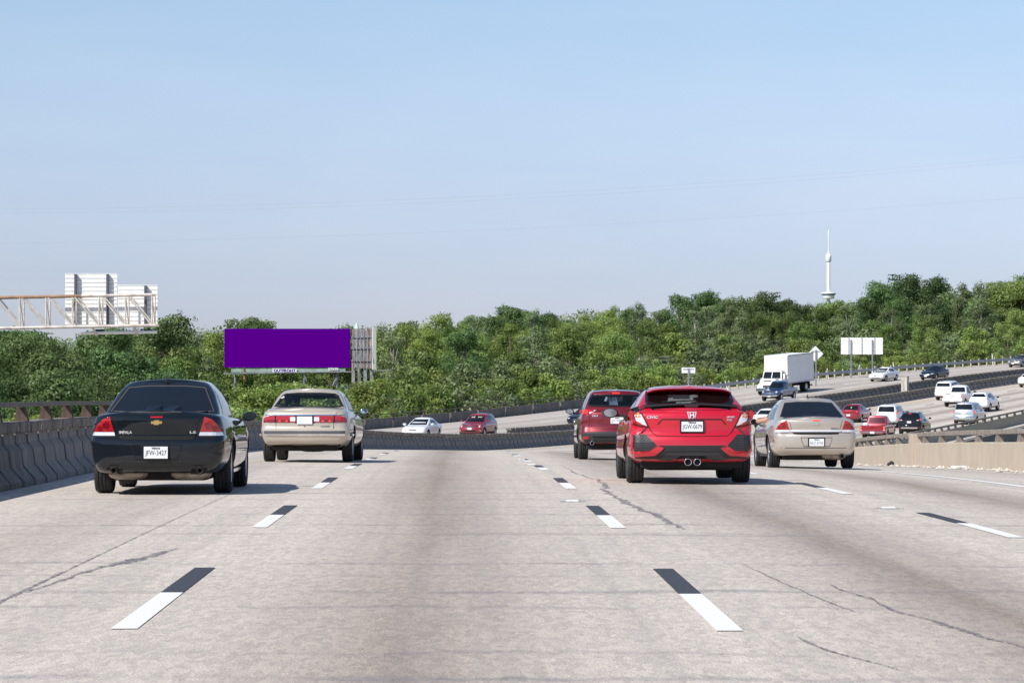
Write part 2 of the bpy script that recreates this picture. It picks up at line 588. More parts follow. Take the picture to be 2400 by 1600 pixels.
def seam(pts, w0, par, name='tar_seam', jit=0.02, seed=0, dz=0.004):
    """a wandering strip of crack sealant between (s, o) points"""
    r = random.Random(seed)
    vs_, fs = [], []
    k = 0
    dense = []
    for (a, b) in zip(pts[:-1], pts[1:]):
        n = max(2, int(abs(b[0] - a[0]) / 0.18))
        for i in range(n):
            f = i / n
            dense.append((a[0] + (b[0] - a[0]) * f, a[1] + (b[1] - a[1]) * f, a[2] + (b[2] - a[2]) * f))
    dense.append(pts[-1])
    drift = 0
    for i, (s, o, w) in enumerate(dense):
        drift = drift * 0.85 + r.uniform(-jit, jit)
        ww = max(0.004, w * w0 * r.uniform(0.45, 1.4))
        vs_.append(P(s, o + drift - ww / 2, dz)); vs_.append(P(s, o + drift + ww / 2, dz))
        if i:
            k = len(vs_)
            fs.append((k - 4, k - 3, k - 1, k - 2))
    return mesh_obj(name, vs_, fs, M_TAR, par)

seam([(12, 3.02, .5), (17.5, 3.05, 1.0), (19.5, 3.06, .9), (23, 3.08, .6), (27, 3.1, .35), (46, 3.1, .25)], 0.055, road, jit=0.001, seed=1)
seam([(20.8, 3.10, .25), (22.6, 3.20, .5), (24.6, 3.44, 1.1), (26.2, 3.62, .3)], 0.11, road, jit=0.02, seed=2)
seam([(16.6, 3.0, 1.6), (17.1, 3.05, .6)], 0.22, road, jit=0.03, seed=3)
seam([(29.5, 8.25, .5), (33, 8.1, 1.1), (38, 8.05, 1.0), (44, 8.10, .8), (52, 8.02, .4), (60, 8.05, .2)], 0.085, road, jit=0.035, seed=4)
seam([(14.6, 9.36, .9), (17.0, 9.02, .8), (19.0, 8.80, .8), (21.5, 8.68, .35)], 0.05, road, jit=0.02, seed=5)
seam([(19.0, 8.5, .4), (21.5, 8.35, .5), (24.0, 8.25, .2)], 0.04, road, jit=0.012, seed=6)
seam([(15.2, 8.25, .6), (16.3, 8.05, .8), (17.2, 7.95, .5)], 0.04, road, jit=0.015, seed=7)
for (s, o) in ((36.9, 7.42), (35.2, 11.0), (60.3, 7.5), (69.6, 7.5)):
    strip('stud_base', s - 0.12, s + 0.1, o - 0.15, o + 0.17, M_TAR, road, dz=0.0045, uv=False)
    p = P(s, o, 0.012)
    box('road_stud', p, (0.15, 0.11, 0.02), M_WHITEP, road, bevel=0.008, rot=Matrix.Rotation(heading(s), 3, 'Z'))

# ------------------------------------------------------------------ concrete barriers
def concrete(name, base, stain, sc=1.5, streak=0.75):
    m, nt, b = new_mat(name)
    N, L = nt.nodes, nt.links
    geo = N.new('ShaderNodeTexCoord')
    oi = N.new('ShaderNodeObjectInfo')
    ad = N.new('ShaderNodeVectorMath'); ad.operation = 'ADD'
    cb = N.new('ShaderNodeCombineXYZ')
    mu = N.new('ShaderNodeMath'); mu.operation = 'MULTIPLY'; mu.inputs[1].default_value = 60
    L.new(oi.outputs['Random'], mu.inputs[0]); L.new(mu.outputs[0], cb.inputs[0])
    L.new(geo.outputs['Object'], ad.inputs[0]); L.new(cb.outputs[0], ad.inputs[1])
    n1 = N.new('ShaderNodeTexNoise'); n1.inputs['Scale'].default_value = sc; n1.inputs['Detail'].default_value = 8; n1.inputs['Roughness'].default_value = 0.65
    L.new(ad.outputs[0], n1.inputs['Vector'])
    r1 = N.new('ShaderNodeValToRGB')
    r1.color_ramp.elements[0].position = 0.32; r1.color_ramp.elements[0].color = (*stain, 1)
    r1.color_ramp.elements[1].position = 0.68; r1.color_ramp.elements[1].color = (*base, 1)
    L.new(n1.outputs['Fac'], r1.inputs['Fac'])
    mp = N.new('ShaderNodeMapping'); mp.inputs['Scale'].default_value = (5.0, 5.0, 0.35)
    L.new(ad.outputs[0], mp.inputs[0])
    n2 = N.new('ShaderNodeTexNoise'); n2.inputs['Scale'].default_value = 1.6; n2.inputs['Detail'].default_value = 5
    L.new(mp.outputs[0], n2.inputs['Vector'])
    r2 = N.new('ShaderNodeValToRGB')
    r2.color_ramp.elements[0].position = 0.40; r2.color_ramp.elements[0].color = (0.60, 0.58, 0.56, 1)
    r2.color_ramp.elements[1].position = 0.60; r2.color_ramp.elements[1].color = (1.05, 1.05, 1.05, 1)
    L.new(n2.outputs['Fac'], r2.inputs['Fac'])
    mx = N.new('ShaderNodeMix'); mx.data_type = 'RGBA'; mx.blend_type = 'MULTIPLY'; mx.inputs['Factor'].default_value = streak
    L.new(r1.outputs[0], mx.inputs['A']); L.new(r2.outputs[0], mx.inputs['B'])
    L.new(mx.outputs['Result'], b.inputs['Base Color'])
    b.inputs['Roughness'].default_value = 0.9
    bp = N.new('ShaderNodeBump'); bp.inputs['Strength'].default_value = 0.3; bp.inputs['Distance'].default_value = 0.01
    n3 = N.new('ShaderNodeTexNoise'); n3.inputs['Scale'].default_value = 25; n3.inputs['Detail'].default_value = 4
    L.new(geo.outputs['Object'], n3.inputs['Vector']); L.new(n3.outputs['Fac'], bp.inputs['Height']); L.new(bp.outputs[0], b.inputs['Normal'])
    return m

M_BARR = concrete('barrier_concrete', (0.27, 0.26, 0.25), (0.19, 0.18, 0.175), 2.0)
M_CAP = concrete('barrier_cap_concrete', (0.30, 0.265, 0.225), (0.12, 0.10, 0.085), 3.5)
M_TAN = concrete('wall_concrete_tan', (0.50, 0.425, 0.335), (0.43, 0.36, 0.28), 1.2, streak=0.18)
M_JOINT = plain('joint_dark', (0.03, 0.03, 0.03), 0.95)
M_RAIL = plain('weathered_rail', (0.12, 0.098, 0.085), 0.7, 0.2, noise=0.4, nscale=5)
M_RUST = plain('rusty_post', (0.095, 0.060, 0.045), 0.8, noise=0.4, nscale=9)
M_RAILT = plain('weathered_rail_tan', (0.25, 0.215, 0.18), 0.75, 0.1, noise=0.35, nscale=6)

def extrude_profile(prof, l, mat, name, chamfer=0.014):
    """prof (o, z) closed loop, extruded along local Y by l, end edges slightly chamfered"""
    vs_, fs = [], []
    cx = sum(p[0] for p in prof) / len(prof); cz = sum(p[1] for p in prof) / len(prof)
    n = len(prof)
    for y, k in ((-l / 2, 1), (-l / 2 + chamfer, 0), (l / 2 - chamfer, 0), (l / 2, 1)):
        for (o, z) in prof:
            d = math.hypot(o - cx, z - cz)
            f = 1 - (chamfer / d if k and d > 0 else 0)
            vs_.append((cx + (o - cx) * f, y, cz + (z - cz) * f))
    for r in range(3):
        for i in range(n):
            j = (i + 1) % n
            fs.append((r * n + i, r * n + j, (r + 1) * n + j, (r + 1) * n + i))
    fs.append(tuple(range(n))[::-1]); fs.append(tuple(range(3 * n, 4 * n)))
    me = bpy.data.meshes.new(name)
    me.from_pydata(vs_, [], fs)
    me.materials.append(mat)
    me.update()
    return me

def place(me, name, s, o, parent, ds=0.6, dz=0.0, flip=False):
    ob = bpy.data.objects.new(name, me)
    a, b = P(s - ds, o), P(s + ds, o)
    pitch = math.atan2(b.z - a.z, (b - a).length)
    ob.location = P(s, o, dz)
    ob.rotation_euler = (Matrix.Rotation(heading(s) + (math.pi if flip else 0), 4, 'Z') @ Matrix.Rotation(-pitch if flip else pitch, 4, 'X')).to_euler()
    return link(ob, parent)

PANEL = 1.2
prof_panel = [(0.0, 0.0), (0.0, 0.075), (-0.17, 0.27), (-0.20, 0.50), (-0.285, 0.60), (-0.30, 0.74), (-0.52, 0.74), (-0.58, 0.0)]
prof_cap = [(-0.235, 0.745), (-0.225, 0.76), (-0.225, 0.885), (-0.24, 0.90), (-0.60, 0.90), (-0.60, 0.745)]
prof_back = [(-0.10, 0.0), (-0.22, 0.30), (-0.26, 0.5), (-0.31, 0.6), (-0.33, 0.735), (-0.50, 0.735), (-0.55, 0.0)]
me_panel = extrude_profile(prof_panel, PANEL - 0.15, M_BARR, 'panel')
me_cap = extrude_profile(prof_cap, PANEL - 0.13, M_CAP, 'cap_block', 0.02)
me_core = extrude_profile(prof_back, PANEL, M_JOINT, 'core', 0.001)

def slab_barrier(name, label, o, s0, s1, seed):
    root = empty(name, P(s0, o))
    tag(root, label, 'barrier')
    inv = Matrix.Translation(P(s0, o)).inverted()
    n = int((s1 - s0) / PANEL)
    r = random.Random(seed)
    for i in range(n):
        s = s0 + (i + 0.5) * PANEL
        for me, nm in ((me_panel, 'panel'), (me_cap, 'cap_block')):
            ob = place(me, nm, s, o, None, dz=r.uniform(-0.006, 0.006) + 0.003)
            ob.location = Vector(ob.location) - P(s0, o) + Vector((r.uniform(-.006, .006), 0, 0))
            ob.parent = root
    # dark joint filler behind the panels, one run
    vs_, fs = [], []
    for i in range(n + 1):
        s = s0 + i * PANEL
        base = P(s, o); nn = (P(s, o + 1) - base).normalized()
        for (oo, z) in prof_back:
            vs_.append(base + nn * oo + Vector((0, 0, z)) - P(s0, o))
    k = len(prof_back)
    for i in range(n):
        for j in range(k):
            fs.append((i * k + j, i * k + (j + 1) % k, (i + 1) * k + (j + 1) % k, (i + 1) * k + j))
    mesh_obj('joint_core', vs_, fs, M_JOINT, root)
    return root

near_bar = slab_barrier('concrete_barrier', 'dark ribbed concrete barrier curving along the left edge of the near carriageway', 0.0, 8.0, 366.0, 3)
opp_bar = slab_barrier('concrete_barrier', 'ribbed concrete median barrier on the oncoming side, behind and above the nearer one', O_MED, 205.0, 430.0, 4)

def rail_run(root, s0, s1, o, z, r, mat_r, mat_p, spacing, post_h, back=0.0, two=True, pw=0.12):
    """a top rail on pairs of wedge posts, as parts of a barrier"""
    org = Vector(root.location)
    n = max(2, int((s1 - s0) / 3))
    pts = [P(s0 + (s1 - s0) * i / n, o, z) - org for i in range(n + 1)]
    bm = bmesh.new()
    for p, q in zip(pts[:-1], pts[1:]):
        d = (q - p)
        mt = d.to_track_quat('Y', 'Z').to_matrix()
        add_box(bm, (p + q) / 2, (r * 2.1, d.length + 0.01, r * 1.7), r * 0.35, mt)
    bm_obj('rail', bm, mat_r, root)
    # wedge post mesh
    pm = bpy.data.meshes.get('wedge_%s_%.2f' % (mat_p.name, post_h))
    if pm is None:
        vs_, fs = [], []
        for k, y in enumerate((-pw, -pw * 0.25, pw * 0.45, pw * 1.15) if two else (-pw / 2, pw / 2)):
            vs_ += [(-0.10, y, -0.01), (0.10, y, -0.01), (0.045, y, post_h), (-0.06, y, post_h)]
        for a in range(0, len(vs_), 8):
            q = [a + t for t in range(8)]
            fs += [(q[0], q[1], q[2], q[3]), (q[4], q[7], q[6], q[5]), (q[0], q[4], q[5], q[1]), (q[1], q[5], q[6], q[2]), (q[2], q[6], q[7], q[3]), (q[3], q[7], q[4], q[0])]
        pm = bpy.data.meshes.new('wedge_%s_%.2f' % (mat_p.name, post_h))
        pm.from_pydata(vs_, [], fs); pm.materials.append(mat_p); pm.update()
    s = s0 + 0.5
    while s < s1:
        ob = place(pm, 'post', s, o, None, dz=z - r - post_h)
        ob.location = Vector(ob.location) - org
        ob.parent = root
        s += spacing

rail_run(near_bar, 8, 62, -0.42, 1.145, 0.042, M_RAIL, M_RUST, 2.65, 0.20, pw=0.09)

# plain tan wall on the right
def wall_barrier(name, label, o, s0, s1, h, mat, plen, rail, seed, face=-1, railmat=None, postmat=None):
    root = empty(name, P(s0, o)); tag(root, label, 'barrier')
    prof = [(0, 0), (0, h - 0.02), (-0.02 * face, h), (-0.28 * face, h), (-0.30 * face, h - 0.02), (-0.30 * face, -0.2), (0, -0.2)]
    prof = [(a, b) for a, b in prof]
    me = extrude_profile(prof, plen - 0.012, mat, 'wall_panel', 0.008)
    r = random.Random(seed)
    n = int((s1 - s0) / plen)
    for i in range(n):
        s = s0 + (i + 0.5) * plen
        ob = place(me, 'wall_panel', s, o, None, ds=plen / 2, dz=r.uniform(-.005, .005))
        ob.location = Vector(ob.location) - P(s0, o) + Vector((r.uniform(-.004, .004), 0, 0))
        ob.parent = root
    if rail:
        rail_run(root, s0, s1, o - 0.14 * face, h + 0.27, 0.075, railmat, postmat, 3.1, 0.21, pw=0.16)
    return root

right_bar = wall_barrier('concrete_wall', 'low sunlit tan concrete wall with a weathered top rail beside the right shoulder', O_RIGHT, 19.0, 331.0, 0.72, M_TAN, 6.0, True, 5, face=-1, railmat=M_RAILT, postmat=M_RAILT)
s_ = solve_s(2138, O_RIGHT, near=True)
pil = box('pilaster', P(s_, O_RIGHT + 0.12, 0.5) - Vector(right_bar.location), (0.42, 0.7, 1.02), M_TAN, right_bar, 0.015, Matrix.Rotation(heading(s_), 3, 'Z'))
M_OUTC = concrete('outer_wall_concrete', (0.20, 0.19, 0.18), (0.13, 0.125, 0.12), 0.7)
outer_bar = wall_barrier('concrete_wall', 'dark panelled roadside wall with thin rail below the trees, behind the oncoming cars', O_OUT, 66.0, 306.0, 0.80, M_OUTC, 6.0, False, 6, face=1)
rail_run(outer_bar, 66, 306, O_OUT - 0.14, 1.10, 0.045, M_RAIL, M_RAIL, 3.4, 0.24)

# W-beam guardrail on timber posts above the oncoming lanes
M_GALV = plain('galvanised_steel', (0.34, 0.36, 0.39), 0.45, 0.7, noise=0.2, nscale=4)
M_TIMBER = plain('timber_post', (0.42, 0.38, 0.31), 0.9, noise=0.3, nscale=10)
gr = empty('guardrail', P(306, O_OUT)); tag(gr, 'steel guardrail on pale timber posts along the far verge below the wooded hill', 'guardrail')
g0 = Vector(gr.location)
wprof = [(0.0, -0.155), (0.075, -0.11), (0.075, -0.05), (0.0, 0.0), (0.075, 0.05), (0.075, 0.11), (0.0, 0.155)]
vs_, fs = [], []
ss = np.arange(306, 470, 2.0)
for s in ss:
    b0 = P(s, O_OUT); nn = (P(s, O_OUT + 1) - b0).normalized()
    for (o_, z_) in wprof:
        vs_.append(b0 + nn * o_ + Vector((0, 0, 0.62 + z_)) - g0)
for i in range(len(ss) - 1):
    for k in range(6):
        fs.append((i * 7 + k, i * 7 + k + 1, (i + 1) * 7 + k + 1, (i + 1) * 7 + k))
mesh_obj('steel_beam', vs_, fs, M_GALV, gr, smooth=True)
bm = bmesh.new(); add_box(bm, (0, 0, 0.42), (0.17, 0.17, 1.05), 0.015)
pm = bpy.data.meshes.new('timber_post'); bm.to_mesh(pm); bm.free(); pm.materials.append(M_TIMBER)
s = 307.0
while s < 468:
    ob = place(pm, 'timber_post', s, O_OUT - 0.12, None); ob.location = Vector(ob.location) - g0 + Vector((0, 0, random.uniform(-.05, .08))); ob.parent = gr
    s += 1.9

# loose stones and litter along the right wall
vs_, fs = [], []
for i in range(1500):
    s = random.uniform(44, 170); o = O_RIGHT - 0.03 - abs(random.gauss(0, 0.45)) * (1.0 if random.random() < .8 else 2.2)
    if o < O_EDGE + 1: continue
    r = random.choice((0.012, 0.018, 0.03, 0.03, 0.05)) * random.uniform(0.7, 1.5)
    c = P(s, o, r * 0.3)
    k = len(vs_)
    for d in ((1, 0, 0), (-1, 0, 0), (0, 1, 0), (0, -1, 0), (0, 0, 1), (0, 0, -1)):
        j = random.uniform(0.6, 1.3)
        vs_.append(c + Vector((d[0] * r * j * 1.3, d[1] * r * j * 1.3, d[2] * r * j * 0.8)))
    for f in ((0, 2, 4), (2, 1, 4), (1, 3, 4), (3, 0, 4), (2, 0, 5), (1, 2, 5), (3, 1, 5), (0, 3, 5)):
        fs.append(tuple(k + t for t in f))
tag(mesh_obj('gravel', vs_, fs, plain('gravel_stone', (0.55, 0.50, 0.43), 0.95, noise=0.4, nscale=7)), 'loose pale gravel and grit lying along the foot of the tan wall', 'gravel', kind='stuff')
bm = bmesh.new(); bmesh.ops.create_icosphere(bm, subdivisions=2, radius=0.11)
for v in bm.verts: v.co *= random.uniform(0.7, 1.25)
ob = bm_obj('tyre_scrap', bm, M_RUBBER); ob.location = P(96, O_RIGHT - 0.25, 0.08); ob.scale = (1, .8, .9)
tag(ob, 'small dark lump of tyre rubber lying against the tan wall', 'debris')
bm = bmesh.new(); add_box(bm, (0, 0, 0.035), (0.36, 0.20, 0.07), 0.02)
for v in bm.verts: v.co += Vector((random.uniform(-.02, .02), random.uniform(-.02, .02), random.uniform(-.01, .02)))
ob = bm_obj('litter', bm, plain('litter_white', (0.75, 0.75, 0.74), 0.6)); ob.location = P(80.5, O_RIGHT - 0.55, 0.0); ob.rotation_euler = (0, 0, .5)
tag(ob, 'crumpled white litter on the shoulder at the foot of the tan wall', 'litter')

# ------------------------------------------------------------------ terrain
def hill_cap(x, y):
    if y < 150:
        return 99.0
    px = 1200 + F_PX * x / y
    ypx = float(np.interp(px, [0, 900, 1000, 1500, 1650, 2000, 2150, 2400], [925, 925, 830, 785, 770, 765, 750, 735]))
    return EYE + (HORIZON - ypx) / F_PX * y - 3.0
def ground_z(x, y):
    s, o = frame_of(x, y)
    rz = float(road_z(min(max(s, -40), 690 if o > O_OUT - 12 else 400)))
    if o < O_OUT - 1:
        d = (O_OUT - 1 - o)
        k = min(1.0, max(0.0, (s - 150) / 110.0))         # embankment only where the road is on the ground
        base = -8.0 * (1 - k) + (rz - 0.35) * k
        z = base + 0.02 * min(d, 160) + max(0.0, min(1.0, (s - 255) / 70.0)) * 0.075 * max(0.0, min(d - 14, 115))
        z -= (1 - k) * min(d, 10) * 0.1
        far = min(1.0, max(0.0, (d - 150) / 200))
        z = z * (1 - far) + far * -4.0
        return min(z, max(-4.0, hill_cap(x, y)))
    if o > 21.0:
        d = o - 21.0
        k = min(1.0, max(0.0, (s - 260) / 100.0))
        return (rz - 0.5) * k + (1 - k) * -9.0 - 0.0 * d
    k = min(1.0, max(0.0, (s - 150) / 110.0))
    return rz - 0.45 - (1 - k) * 7.0
def axis(lo, hi, mid0, mid1, fine):
    a = list(np.arange(mid0, mid1, fine))
    b = mid1; st = fine
    while b < hi:
        a.append(b); st *= 1.35; b += st
    a.append(hi)
    b = mid0 - fine; st = fine; pre = []
    while b > lo:
        pre.append(b); st *= 1.35; b -= st
    pre.append(lo)
    return np.array(pre[::-1] + a)
gx = axis(-6000, 6000, -150, 170, 5.0); gy = axis(-1500, 9000, 60, 560, 5.0)
vs_ = [(x, y, ground_z(x, y)) for y in gy for x in gx]
nx = len(gx)
fs = [(j * nx + i, j * nx + i + 1, (j + 1) * nx + i + 1, (j + 1) * nx + i) for j in range(len(gy) - 1) for i in range(nx - 1)]
M_GROUND, nt, b = new_mat('grass_and_earth')
N, L = nt.nodes, nt.links
tc = N.new('ShaderNodeTexCoord'); n1 = N.new('ShaderNodeTexNoise'); n1.inputs['Scale'].default_value = 0.35; n1.inputs['Detail'].default_value = 8
L.new(tc.outputs['Object'], n1.inputs['Vector'])
rp = N.new('ShaderNodeValToRGB')
for k, (p, c) in enumerate([(0.3, (0.05, 0.075, 0.02)), (0.5, (0.10, 0.13, 0.035)), (0.62, (0.20, 0.20, 0.08)), (0.75, (0.26, 0.21, 0.13))]):
    if k > 1: rp.color_ramp.elements.new(p)
    rp.color_ramp.elements[k].position = p; rp.color_ramp.elements[k].color = (*c, 1)
L.new(n1.outputs['Fac'], rp.inputs['Fac']); L.new(rp.outputs[0], b.inputs['Base Color']); b.inputs['Roughness'].default_value = 1.0
tag(mesh_obj('ground', vs_, fs, M_GROUND, smooth=True), kind='structure')
M_DIRT = plain('verge_dirt', (0.36, 0.30, 0.22), 0.95, noise=0.25, nscale=0.9)
tag(strip('verge', 300, 480, O_OUT - 3.4, O_OUT - 1.95, M_DIRT, step=3, dz=-0.05), kind='structure')

# bridge deck sides where the carriageways are on structure
def deck(name, s0, s1, oa, ob_):
    vs_, fs = [], []
    n = int((s1 - s0) / 6)
    for i in range(n + 1):
        s = s0 + (s1 - s0) * i / n
        for (o, z) in ((oa, -0.03), (ob_, -0.03), (ob_, -1.5), (oa, -1.5)):
            vs_.append(P(s, o, z))
    for i in range(n):
        for j in range(4):
            fs.append((i * 4 + j, i * 4 + (j + 1) % 4, i * 4 + 4 + (j + 1) % 4, i * 4 + 4 + j))
    return tag(mesh_obj(name, vs_, fs, M_BARR), kind='structure')
deck('bridge_deck', -40, 330, -0.6, 21.4)
deck('bridge_deck', -40, 260, O_OUT - 2.3, O_MED + 0.5)
# ------------------------------------------------------------------ trees
def leaf_mat(name, c0, c1, trans=0.38):
    m = bpy.data.materials.new(name); m.use_nodes = True
    nt = m.node_tree; N, L = nt.nodes, nt.links
    N.clear()
    o = N.new('ShaderNodeOutputMaterial')
    at = N.new('ShaderNodeAttribute'); at.attribute_name = 'leafval'
    oi = N.new('ShaderNodeObjectInfo')
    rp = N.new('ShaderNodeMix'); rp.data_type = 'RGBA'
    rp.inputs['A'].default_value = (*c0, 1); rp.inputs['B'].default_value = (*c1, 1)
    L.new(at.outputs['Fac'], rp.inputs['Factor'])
    hs = N.new('ShaderNodeHueSaturation')
    mr = N.new('ShaderNodeMapRange'); mr.inputs['To Min'].default_value = 0.478; mr.inputs['To Max'].default_value = 0.513
    L.new(oi.outputs['Random'], mr.inputs['Value']); L.new(mr.outputs[0], hs.inputs['Hue'])
    m3 = N.new('ShaderNodeMath'); m3.operation = 'MULTIPLY'; m3.inputs[1].default_value = 7.31
    m4 = N.new('ShaderNodeMath'); m4.operation = 'FRACT'
    L.new(oi.outputs['Random'], m3.inputs[0]); L.new(m3.outputs[0], m4.inputs[0])
    mr2 = N.new('ShaderNodeMapRange'); mr2.inputs['To Min'].default_value = 0.62; mr2.inputs['To Max'].default_value = 1.25
    L.new(m4.outputs[0], mr2.inputs['Value']); L.new(mr2.outputs[0], hs.inputs['Value'])
    L.new(rp.outputs['Result'], hs.inputs['Color'])
    d = N.new('ShaderNodeBsdfDiffuse'); t = N.new('ShaderNodeBsdfTranslucent'); g = N.new('ShaderNodeBsdfGlossy'); g.inputs['Roughness'].default_value = 0.45
    L.new(hs.outputs[0], d.inputs[0]); L.new(hs.outputs[0], t.inputs[0]); g.inputs[0].default_value = (0.8, 0.85, 0.8, 1)
    a = N.new('ShaderNodeMixShader'); a.inputs[0].default_value = trans
    L.new(d.outputs[0], a.inputs[1]); L.new(t.outputs[0], a.inputs[2])
    a2 = N.new('ShaderNodeMixShader'); a2.inputs[0].default_value = 0.02
    L.new(a.outputs[0], a2.inputs[1]); L.new(g.outputs[0], a2.inputs[2])
    L.new(a2.outputs[0], o.inputs[0])
    return m
M_LEAF = [leaf_mat('leaf_mid_green', (0.140, 0.215, 0.052), (0.300, 0.405, 0.125)),
          leaf_mat('leaf_dark_green', (0.080, 0.142, 0.046), (0.185, 0.280, 0.098)),
          leaf_mat('leaf_yellow_green', (0.180, 0.260, 0.052), (0.350, 0.455, 0.125)),
          leaf_mat('leaf_grey_green', (0.155, 0.220, 0.090), (0.310, 0.390, 0.190))]
M_BARK = plain('bark', (0.13, 0.105, 0.08), 0.95, noise=0.4, nscale=6)
M_BARKP = plain('bark_pale', (0.36, 0.33, 0.29), 0.95, noise=0.3, nscale=6)

def crown_mesh(name, seed, h, rad, z0, nl, leaf, mat, density=1.0, shape='round'):
    """leaf cards gathered into uneven clumps over the volume of the crown"""
    r = np.random.default_rng(seed)
    lobes = []
    for i in range(nl):
        t = r.uniform(0.02, 1)
        if shape == 'round':
            env = math.sin(math.pi * min(1, (0.16 + 0.80 * t))) ** 0.6
        elif shape == 'tall':
            env = (1 - t * 0.75) * min(1, 0.5 + t * 2.2)
        else:
            env = 1.0 - 0.55 * t ** 2
        a = r.uniform(0, 2 * math.pi); d = rad * env * math.sqrt(r.uniform(0.12, 1)) * 0.86
        rr = rad * r.uniform(0.24, 0.46) * (1.12 - 0.4 * t)
        lobes.append((d * math.cos(a), d * math.sin(a), z0 + (h - z0) * t - rr * 0.55, rr))
    pts, nrm, val = [], [], []
    for (cx, cy, cz, rr) in lobes:
        n = int(rr * rr * 4 * math.pi / (leaf * leaf) * 0.80 * density)
        u = r.normal(size=(n, 3)); u /= np.linalg.norm(u, axis=1)[:, None]
        k = r.uniform(0.45, 1.12, n) ** 0.6
        bump = 1 + 0.22 * np.sin(u[:, 0] * 5 + cx * 3) * np.sin(u[:, 1] * 5.5 + cy) + 0.15 * np.sin(u[:, 2] * 9 + cz)
        p = u * (rr * k * bump)[:, None] * np.array([1, 1, 0.82]) + np.array([cx, cy, cz])
        pts.append(p); nrm.append(u)
        val.append(np.clip(r.normal(0.40 + 0.5 * (r.random() - .5), 0.13, n) + 0.22 * u[:, 2], 0, 1))  # light from above put into leaf colour: clump tops lighter, undersides darker
    p = np.concatenate(pts); nv = np.concatenate(nrm); val = np.concatenate(val)
    keep = p[:, 2] > z0 * 0.45
    p, nv, val = p[keep], nv[keep], val[keep]
    n = len(p)
    nv = nv * 1.0 + r.normal(size=(n, 3)) * 0.33 + np.array([0, 0, 0.15])
    nv /= np.linalg.norm(nv, axis=1)[:, None]
    ref = r.normal(size=(n, 3))
    ta = np.cross(nv, ref); ta /= np.linalg.norm(ta, axis=1)[:, None]
    tb = np.cross(nv, ta)
    sz = leaf * r.uniform(0.55, 1.35, n)
    a, b = ta * (sz * 0.62)[:, None], tb * (sz * 0.40)[:, None]
    fold = nv * (sz * 0.16)[:, None]
    v = np.stack([p - a, p + b - fold * 0.3, p + a - fold, p - b + fold * 0.4], axis=1).reshape(-1, 3)
    me = bpy.data.meshes.new(name)
    me.vertices.add(n * 4); me.vertices.foreach_set('co', v.ravel())
    me.loops.add(n * 4); me.loops.foreach_set('vertex_index', np.arange(n * 4, dtype=np.int32))
    me.polygons.add(n); me.polygons.foreach_set('loop_start', np.arange(0, n * 4, 4, dtype=np.int32)); me.polygons.foreach_set('loop_total', np.full(n, 4, dtype=np.int32))
    at = me.attributes.new('leafval', 'FLOAT', 'FACE'); at.data.foreach_set('value', val.astype(np.float32))
    me.materials.append(mat)
    me.update(); me.validate()
    return me, lobes

def trunk_mesh(name, seed, h, lobes, mat):
    r = random.Random(seed)
    bm = bmesh.new()
    p = Vector((0, 0, -0.6)); rad = h * 0.019 + 0.05
    n = 6
    spine = [p]
    for i in range(1, n + 1):
        q = Vector((r.uniform(-.02, .02) * h * i / n, r.uniform(-.02, .02) * h * i / n, h * 0.82 * i / n))
        add_bar(bm, spine[-1], q, rad * (1 - 0.8 * (i - 1) / n), 7, rad * (1 - 0.8 * i / n))
        spine.append(q)
    for (cx, cy, cz, rr) in r.sample(lobes, min(9, len(lobes))):
        z = min(max(0.28 * h, cz * 0.62), h * 0.7)
        k = min(n, max(1, int(z / (h * 0.82) * n)))
        st = spine[k]; mid = st.lerp(Vector((cx, cy, cz)), 0.55) + Vector((0, 0, 0.06 * h))
        add_bar(bm, st, mid, rad * 0.34, 5, rad * 0.22); add_bar(bm, mid, Vector((cx, cy, cz)), rad * 0.22, 4, rad * 0.08)
    me = bpy.data.meshes.new(name); bm.to_mesh(me); bm.free(); me.materials.append(mat); me.update()
    return me

VAR = []       # unit-scale variants: (crown, trunk, height, radius, leaf material index)
specs = [(10.5, 4.2, 2.0, 22, .23, 0, 'round'), (11.5, 4.6, 2.4, 26, .24, 1, 'round'), (9.5, 4.4, 1.4, 23, .22, 0, 'dome'), (12.5, 3.9, 2.6, 23, .24, 3, 'tall'),
         (10.0, 4.9, 1.6, 27, .23, 1, 'dome'), (8.5, 3.8, 1.0, 20, .21, 2, 'dome'), (11.0, 4.0, 2.0, 22, .23, 3, 'round'), (9.0, 4.1, 1.2, 21, .21, 2, 'round')]
for i, (h, rd, z0, nl, lf, mi, shp) in enumerate(specs):
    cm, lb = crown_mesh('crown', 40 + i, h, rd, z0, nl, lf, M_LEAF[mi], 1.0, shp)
    tm = trunk_mesh('trunk', 90 + i, h, lb, M_BARKP if i in (3, 6) else M_BARK)
    VAR.append((cm, tm, h, rd, mi))
SHRUB = []
for i, (h, rd, nl, lf, mi) in enumerate([(3.4, 2.5, 16, .20, 2), (2.8, 2.3, 14, .19, 0), (4.2, 2.7, 18, .21, 2), (3.0, 2.6, 15, .20, 3)]):
    cm, lb = crown_mesh('foliage', 140 + i, h, rd, 0.2, nl, lf, M_LEAF[mi], 1.1, 'dome')
    tm = trunk_mesh('stem', 190 + i, h, lb, M_BARK)
    SHRUB.append((cm, tm, h, rd, mi))

SKY_PX = np.array([(-700, 768), (-100, 768), (60, 780), (140, 772), (330, 772), (385, 745), (430, 757), (520, 752), (570, 742), (605, 745), (640, 768), (700, 765), (760, 760), (830, 752), (900, 750),
                   (985, 742), (1010, 730), (1060, 726), (1100, 740), (1130, 724), (1180, 717), (1230, 726), (1300, 724), (1390, 710), (1470, 716), (1530, 742), (1560, 735), (1580, 700),
                   (1650, 685), (1700, 695), (1740, 682), (1790, 690), (1840, 700), (1900, 712), (1960, 692), (2030, 694), (2050, 702), (2060, 672), (2110, 650), (2170, 645), (2230, 665), (2300, 668), (2340, 645), (2400, 636), (3100, 640)])

